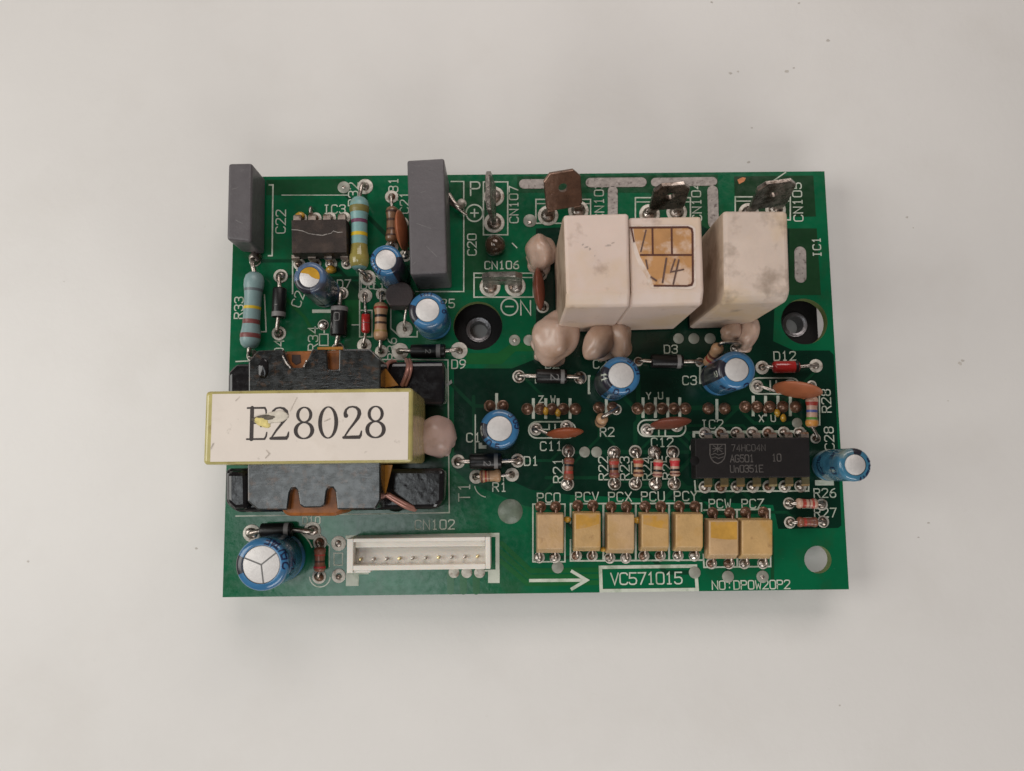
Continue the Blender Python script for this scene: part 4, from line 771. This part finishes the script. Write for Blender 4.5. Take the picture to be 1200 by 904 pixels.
# tan optocouplers
OP = [('PCO', 628, 661, 601.5, 650, M_opto2, 'tan four-pin chip standing alone at the left of its row'), ('PCV', 671.5, 704.5, 600, 648, M_opto, 'tan four-pin chip with an amber upper half, leftmost of the joined four'), ('PCX', 710.5, 744, 601.5, 650.5, M_opto2, 'tan pinkish four-pin chip second from left of the joined four'),
      ('PCU', 750.5, 784.5, 601, 648, M_opto, 'tan four-pin chip third from left of the joined four'), ('PCY', 790.5, 824.5, 601, 648, M_opto, 'tan four-pin chip rightmost of the joined four'), ('PCW', 829.5, 866, 608.5, 657, M_opto2, 'tan four-pin chip on the left of the lower set pair'), ('PCZ', 868, 906, 608, 657, M_opto, 'tan four-pin chip at the right end of its row')]
for i, (nm, x0, x1, y0, y1, m, lab) in enumerate(OP):
    zt = 3.6; off = 0.0; wx = x1 - x0
    px4 = [(x0 + 1.5, y0 + 1.5), (x1 - .5, y0 + 1.5), (x1 - .5, y1 - 6.5), (x0 + 1.5, y1 - 6.5)]
    t = quadloop(px4, zt); c = sum(t, Vector()) / 4
    mid = [Vector((c.x + (v.x - c.x) * 1.04, c.y + (v.y - c.y) * 1.06 , 2.0)) for v in t]
    for k in (2, 3): mid[k].y -= .62
    bot = [Vector((v.x, v.y, .6)) for v in mid]
    mb = MB(); solid(mb, mid, t, .22, 3); solid(mb, bot, [v - Vector((0, 0, .004)) for v in mid], .12, 2); body = mb.build('optocoupler', m, root, lab)
    if nm in ('PCV', 'PCU', 'PCW'):
        fy = {'PCV': (.42, .26), 'PCU': (.26, .40), 'PCW': (.45, .50)}[nm]; hh_ = y1 - 6.5 - y0
        sheet('flux_film', [(x0 + 3.5, y0 + 3.2), (x1 - 2.2, y0 + 3.2), (x1 - 2.2, y0 + 3 + hh_ * fy[1]), (x0 + wx * .55, y0 + 3 + hh_ * (fy[0] + fy[1]) / 2 + 1), (x0 + 3.5, y0 + 3 + hh_ * fy[0])], zt, mat('amber_film', (0.50, 0.27, 0.055), .22, var=.25, vs=.4, coat=.3, stains=[((0.47, 0.29, 0.13), 0.3, .50, .62, .9)]), body, .012)
    for px_, py_, sg in ((x0 + 5.5, y0 - 6.5, 1), (x0 + wx * .70, y0 - 6.5, 1), (x0 + 4, y1 + 2.5, -1), (x0 + wx * .68, y1 + 2.5, -1)):
        q = P(px_, py_); ed = t[0].y if sg > 0 else mid[2].y + .1
        mb = MB(); pts = chaikin([Vector((q.x, ed, 1.7)), Vector((q.x, q.y - sg * .1, 1.7)), Vector((q.x, q.y + sg * .1, 1.3)), Vector((q.x, q.y + sg * .15, .1))], 2)
        tube(mb, pts, .30, 6); mb.build('pin', M_dsolder if sg > 0 else M_pinkpin, body); pad(px_, py_ - sg * 1, 6.4, M_tin if sg < 0 else M_dsolder); joint(px_ - 1, py_ - sg * 1, 5.0, .55, M_dsolder if sg > 0 or i % 2 else M_solder)
for x, y, r in [(665, 609, 4.5), (746.5, 610, 5), (707, 644, 3.6)]:
    mb = MB(); blob(mb, P(x, y, .9), (r * K0, r * K0 * .8, .8), .2, .6, 2, 0, .06, x); mb.build('amber_glue_drop', M_amber, root, 'amber glue drop between tan four-pin chips')
for x, y, r in [(352, 253, 6), (388, 316, 6.5)]:
    z = .5 if x != 415 else 4.2
    mb = MB(); blob(mb, P(x, y, z), (r * K0, r * K0 * .8, .7), .2, .6, 2, 0, .06, x); mb.build('amber_glue_drop', M_amber, root, 'amber glue drop around the eight-pin chip')
mb = MB(); blob(mb, P(364, 247, .5), (2.6 * K0, 6 * K0, .5), .1, .5, 2, 0, .06, 3); mb.build('solder_spike', M_solder, root, 'bright solder spike above the eight-pin chip')

# three-legged transistor
c = P(468, 346, 5.0); mb = MB(); n = 18
ol = [(math.cos(math.radians(-50 + 280 * k / n)) * 2.35, math.sin(math.radians(-50 + 280 * k / n)) * 2.35) for k in range(n + 1)]
solid(mb, [Vector((c.x + x, c.y + y, 1.8)) for x, y in ol], [Vector((c.x + x * .96, c.y + y * .96, 5.0)) for x, y in ol], .15); tr = mb.build('transistor', M_tr, root, 'small round-backed black transistor left of the blue capacitor by the mounting hole')
for k in (-1, 0, 1):
    mb = MB(); tube(mb, chaikin([(c.x + k * .9, c.y - .6, 2.0), (c.x + k * 1.2, c.y - .7, .8), (c.x + k * 1.27, c.y - .8, .05)], 2), .22); mb.build('lead', M_lead, tr)
mb = MB(); p = P(474, 386); tube(mb, chaikin([(p.x, p.y, .1), (p.x, p.y + .2, 1.2), (c.x + .8, c.y - 1.4, 2.2)], 2), .22); mb.build('lead', M_lead, tr)

# rows of stained joints between printed bars
for xs, y, bars, yb in [((618, 633, 647, 660, 674), 479.5, (625, 639.5, 654, 668), 479), ((747, 761, 776, 790, 803), 479, (753.5, 768, 782.5, 796.5), 478), ((873, 887, 902, 917, 932), 477, (882.5, 897, 911.5, 926), 476), ((574, 589), 476, (582,), 473), ((830, 849), 479, (840,), 480), ((702, 718), 478, (710.5,), 480)]:
    for k, x in enumerate(xs): pad(x, y, 7.0, M_dsolder); joint(x, y, 6.3, .95, M_dsolder)
    for x in bars: inkline([(x, yb - 12), (x, yb + 12)], 3.4, .055, 'printed_bar')
for x, y, m in [(639.5, 482, M_amber), (654, 484, M_amber), (911, 484, M_amber), (918, 490, M_amber), (897, 480, M_dsolder)]:
    mb = MB(); blob(mb, P(x, y, .3), (3.4 * K0, 5.2 * K0, .45), .2, .6, 2, 0, .06, x); mb.build('flux_residue', m, root, 'glossy flux residue on a row of stained joints')

# ---------------- white pin connector
H = 6.6; px = [(407, 632.5), (574, 628.5), (575.5, 666.5), (406, 669.5)]
t = quadloop(px, H); x0 = (t[0].x + t[3].x) / 2; x1 = (t[1].x + t[2].x) / 2; y1 = (t[0].y + t[1].y) / 2; y0 = (t[2].y + t[3].y) / 2
con = None; mb = MB()
wl, wr, wn, ws = .95, .75, .55, .75
def bxx(mb, xa, xb, ya, yb, za, zb, bev=.1): solid(mb, [(xa, ya, za), (xb, ya, za), (xb, yb, za), (xa, yb, za)], [(xa, ya, zb), (xb, ya, zb), (xb, yb, zb), (xa, yb, zb)], bev)
bxx(mb, x0, x1, y0, y1, .1, 4.3, .12); con = mb.build('pin_connector', M_cream, root, 'long cream ten-pin connector at the bottom edge of the board')
for nm, a in (('wall', (x0, x0 + wl, y0 - .35, y1)), ('wall', (x1 - wr, x1, y0, y1)), ('wall', (x0 + wl + .01, x1 - wr - .01, y1 - wn, y1)), ('wall', (x0 + wl + .01, x1 - wr - .01, y0, y0 + ws))):
    mb = MB(); bxx(mb, *a, 4.28, H, .1); mb.build(nm, M_cream, con)
mb = MB(); bxx(mb, x0 + wl + .01, x0 + wl + 2.6, y0 - .36, y0 - .01, .1, H - .3, .08); mb.build('key_rib', M_cream, con)
mb = MB(); bxx(mb, x0 + wl + .05, x1 - wr - .05, y1 - wn - .9, y1 - wn - .02, 4.29, H - 1.1, .1); mb.build('inner_step', M_cream, con)
for k in range(10):
    q = P(421.8 + (559.5 - 421.8) * k / 9, 656.2 - 3.6 * k / 9, 5.2); mb = MB()
    solid(mb, [(q.x + sx * .25, q.y + sy * .25, 1.0) for sx, sy in ((-1, -1), (1, -1), (1, 1), (-1, 1))], [(q.x + sx * .22, q.y + sy * .22, 5.2) for sx, sy in ((-1, -1), (1, -1), (1, 1), (-1, 1))], .12); mb.build('pin', M_gold if k % 3 == 0 else M_lead, con)
for x in (532, 547, 562): pad(x, 671, 6.2)

# ---------------- transformer
core_px = [(240.5, 458.5), (484, 454.5), (483, 542), (237.5, 545)]
mb = MB(); prism(mb, core_px, 19.6, 3.2, .55, 0, 4); tf = mb.build('transformer', M_tape, root, 'large transformer wrapped in yellow tape with a white numbered label')
lab = sheet('paper_label', [(249, 462), (479, 459.5), (478, 539), (246.5, 541.5)], 19.63, M_paper, tf, .05); zl = 19.70
def serif(ch):
    E = []
    def ell(cx, cy, rx, ry, wt, wn_, n=40):
        pts = []; wd = []
        for k in range(n + 1):
            a = 2 * PI * k / n; pts.append((cx + rx * math.cos(a), cy + ry * math.sin(a))); wd.append(wn_ + (wt - wn_) * abs(math.cos(a)) ** 1.5)
        E.append((pts, wd[:-1]))
    if ch == '0': ell(.29, .5, .235, .475, .085, .028)
    if ch == '8': ell(.29, .745, .185, .225, .070, .030); ell(.29, .265, .235, .245, .085, .030)
    if ch == '2':
        p = [(.10, .70), (.075, .78), (.10, .88), (.18, .955), (.29, .975), (.40, .945), (.475, .86), (.49, .75), (.45, .63), (.35, .48), (.20, .28), (.065, .06)]
        wd = [.10, .07, .05, .04, .038, .055, .075, .085, .075, .055, .045, .035]; E.append((p, wd)); E.append(([(.04, .035), (.30, .04), (.49, .04), (.535, .10), (.555, .22)], [.06, .075, .075, .055, .03]))
    if ch == 'E':
        E.append(([(.175, .02), (.175, .98)], [.085, .085])); E.append(([(.05, .975), (.52, .975), (.555, .90), (.56, .80)], [.038, .042, .04, .028])); E.append(([(.05, .022), (.53, .022), (.57, .10), (.59, .22)], [.038, .042, .04, .028])); E.append(([(.2, .51), (.42, .51)], [.034, .034])); E.append(([(.425, .40), (.425, .62)], [.03, .03]))
    return E
for i, (ch, xl, xr) in enumerate([('E', 287, 312), ('2', 315.5, 339), ('8', 344, 368), ('0', 372.5, 396), ('2', 401, 424.5), ('8', 428, 452)]):
    by = 515.8 - i * .38; o = P(xl, by, zl); k = pxmm(xl, by, zl); hgt = 38.5 * k; wsc = (xr - xl) * k / .58; mb = MB()
    for j, (pts, wd) in enumerate(serif(ch)):
        ribbon(mb, [(o.x + p[0] * wsc, o.y + p[1] * hgt) for p in pts], [w_ * hgt * 1.42 for w_ in wd], lambda u, v, z: Vector((u, v, zl + z)), .003 * j)
    mb.build('printed_lettering', M_paperink, lab)
mb = MB(); blob(mb, P(311, 490, zl + .05), (1.9, .42, .10), .3, .6, 3, math.radians(8), zl + .01, 2); mb.build('tear', mat('torn_dark', (0.12, 0.10, 0.075), .7, var=.5, vs=1.5), lab)
mb = MB(); blob(mb, P(307, 494.5, zl + .05), (1.15, .65, .14), .3, .6, 3, math.radians(-25), zl + .01, 4); mb.build('tear', mat('torn_yellow', (0.70, 0.58, 0.22), .6, var=.3, vs=1.5), lab)
mb = MB(); blob(mb, P(322, 489, zl + .04), (1.9, .8, .08), .3, .6, 3, math.radians(10), zl + .008, 6); mb.build('tear', mat('torn_white', (0.64, 0.58, 0.48), .7, var=.25, vs=1.0), lab)
for pts, wd in [([(348, 466), (343, 476), (340, 482)], .7), ([(380, 494), (387, 491)], .9), ([(312, 528), (316, 532), (311, 537)], 1.2), ([(276, 470), (281, 465)], .8), ([(250, 520), (247, 526)], 1.5)]: stroke('scuff', pts, wd, zl + .02 + random.random() * .01, mat('scuff_grey', (0.52, 0.455, 0.39), .7, var=.4, vs=2), lab)
# coil wrap below and above the core
def wrapblock(pxs, zt, zb, bev, m=M_wrap, name='coil_wrap', taper=0.0):
    mb = MB(); prism(mb, pxs, zt, zb, bev, taper, 3); return mb.build(name, m, tf)
wrapblock([(291, 424), (302, 411), (332, 409.5), (337, 423), (342, 431), (354, 431), (360, 422), (366, 409.3), (383, 409), (384.5, 433), (396.5, 433), (397, 409), (434, 409), (446, 421), (446, 470), (291, 470)], 13.4, 3.0, .22)
wrapblock([(290, 536), (446, 536), (446, 586), (440, 597), (395, 597.5), (393, 577), (390, 572), (385.5, 572), (383, 576), (381, 592), (376, 595), (356, 595.5), (351, 592), (349, 577), (346, 572.5), (342, 573), (339.5, 578), (337, 598), (302, 598), (290, 588)], 13.0, 3.0, .22)
wrapblock([(322, 412), (408, 410), (408, 440), (322, 440)], 11.9, 3.0, .4, M_varn, 'varnished_bobbin')
wrapblock([(330, 566), (402, 565), (402, 600), (394, 605), (336, 605), (330, 600)], 11.4, 3.0, .5, M_varn, 'varnished_bobbin')
# bobbin rails
wrapblock([(266, 436), (276, 426), (521, 423), (521, 474), (266, 474)], 5.2, .2, .8, M_bobbin, 'bobbin_rail')
wrapblock([(263, 549), (521, 549), (520, 588), (512, 597), (276, 601), (263, 590)], 5.6, .2, 1.0, M_bobbin, 'bobbin_rail')
wrapblock([(265, 552), (290, 552), (291, 597), (274, 598), (265, 590)], 7.0, 5.3, .8, M_bobbin, 'bobbin_post')
# slots and varnish on the wrap
mb = MB(); z = 13.45
def decal(pxs, z, m, name, th=.10):
    vs = [P(x, y, z) for x, y in pxs]; mb = MB(); solid(mb, [Vector((v.x, v.y, z - .25)) for v in vs], [Vector((v.x, v.y, z + th)) for v in vs], .03, 1); return mb.build(name, m, tf)
decal([(342, 416), (352, 416), (353, 425), (347, 428), (342, 424)], 11.95, mat('slot_dark', (0.035, 0.012, 0.006), .35), 'bobbin_slot', .03)
decal([(372, 407), (402, 406.5), (402, 410), (372, 410)], 13.5, M_kapton, 'amber_tape', .06)
for pts in ([(331, 417), (335, 425), (340, 431)], [(359, 423), (356, 430)]): stroke('varnish_ridge', pts, 1.6, 13.56, M_solder, tf)
mb = MB(); blob(mb, P(309, 432, 13.4), (.8, 1.4, .35), .3, .6, 3, 0, 13.35, 9); mb.build('varnish_lump', M_bobbin, tf)
# tape ends and wires at the right of the coil
decal([(447, 436), (452, 432), (467, 452), (447, 455)], 9.0, M_kapton, 'amber_tape', .06); decal([(446, 545), (460, 545), (452, 578), (442, 588)], 9.0, M_kapton, 'amber_tape', .06)
for pts, r in [([P(452, 446, 6), P(452, 430, 7), P(456, 424, 5.6), P(463, 424, 4)], .34), ([P(471, 452, 6), P(476, 440, 7), P(479, 428, 6.4), P(476, 422, 3)], .36), ([P(475, 452, 5.6), P(480, 440, 6.4), P(482, 428, 6), P(480, 422, 3)], .3), ([P(452, 579, 8), P(464, 587, 7.2), P(478, 595, 6.2), P(486, 597, 4.4)], .42), ([P(455, 579, 8), P(466, 585.5, 7.2), P(480, 593, 6.2), P(488, 596, 4.4)], .30)]:
    mb = MB(); tube(mb, chaikin(pts, 3), r); mb.build('winding_wire', M_copper, tf)
mb = MB(); blob(mb, P(464, 595, 1.2), (1.2, .7, .9), .2, .6, 3, 0, .06, 11); mb.build('varnish_lump', M_bobbin, tf)
flat_poly('mask_scuff', [(519, 454), (529, 445), (530, 449), (520, 456)], M_chip, .075, board, .05)
flat_poly('copper_scratch', [(864, 211), (870, 208), (874, 209), (872, 213), (866, 216)], M_orangescr, .06, board, .03)
for pts in ([(905, 213), (921, 202)], [(600, 285), (606, 291)]): inkline(pts, 1.4, .062, 'mask_scratch')

# fine tracks between the pads, just visible under the mask
rt_ = random.Random(11); done = 0; tries = 0; hp = [(958, 656, 22), (598, 600, 22), (942, 377, 36), (560, 382, 38)]
def clear(pts):
    for (xa, ya), (xb, yb) in zip(pts[:-1], pts[1:]):
        for k in range(21):
            x, y = xa + (xb - xa) * k / 20, ya + (yb - ya) * k / 20
            if not (272 < x < 975 and 214 < y < 688): return False
            for hx, hy, hr in hp:
                if math.hypot(x - hx, y - hy) < hr: return False
    return True
while done < 46 and tries < 3000:
    tries += 1; (xa, ya), (xb, yb) = rt_.choice(PADS), rt_.choice(PADS); dx, dy = xb - xa, yb - ya
    if not 45 < math.hypot(dx, dy) < 190: continue
    m_ = min(abs(dx), abs(dy)); sx, sy = (1 if dx > 0 else -1), (1 if dy > 0 else -1)
    if abs(dx) > abs(dy): h_ = (abs(dx) - m_) * rt_.uniform(.2, .8); pts = [(xa, ya), (xa + sx * h_, ya), (xa + sx * (h_ + m_), yb), (xb, yb)]
    else: h_ = (abs(dy) - m_) * rt_.uniform(.2, .8); pts = [(xa, ya), (xa, ya + sy * h_), (xb, ya + sy * (h_ + m_)), (xb, yb)]
    if not clear(pts): continue
    pts = [p for i, p in enumerate(pts) if i == 0 or math.hypot(p[0] - pts[i - 1][0], p[1] - pts[i - 1][1]) > 1]
    track(pts, rt_.choice((3.2, 4.0, 5.0)), M_tracks, .0238 + .00013 * done); done += 1
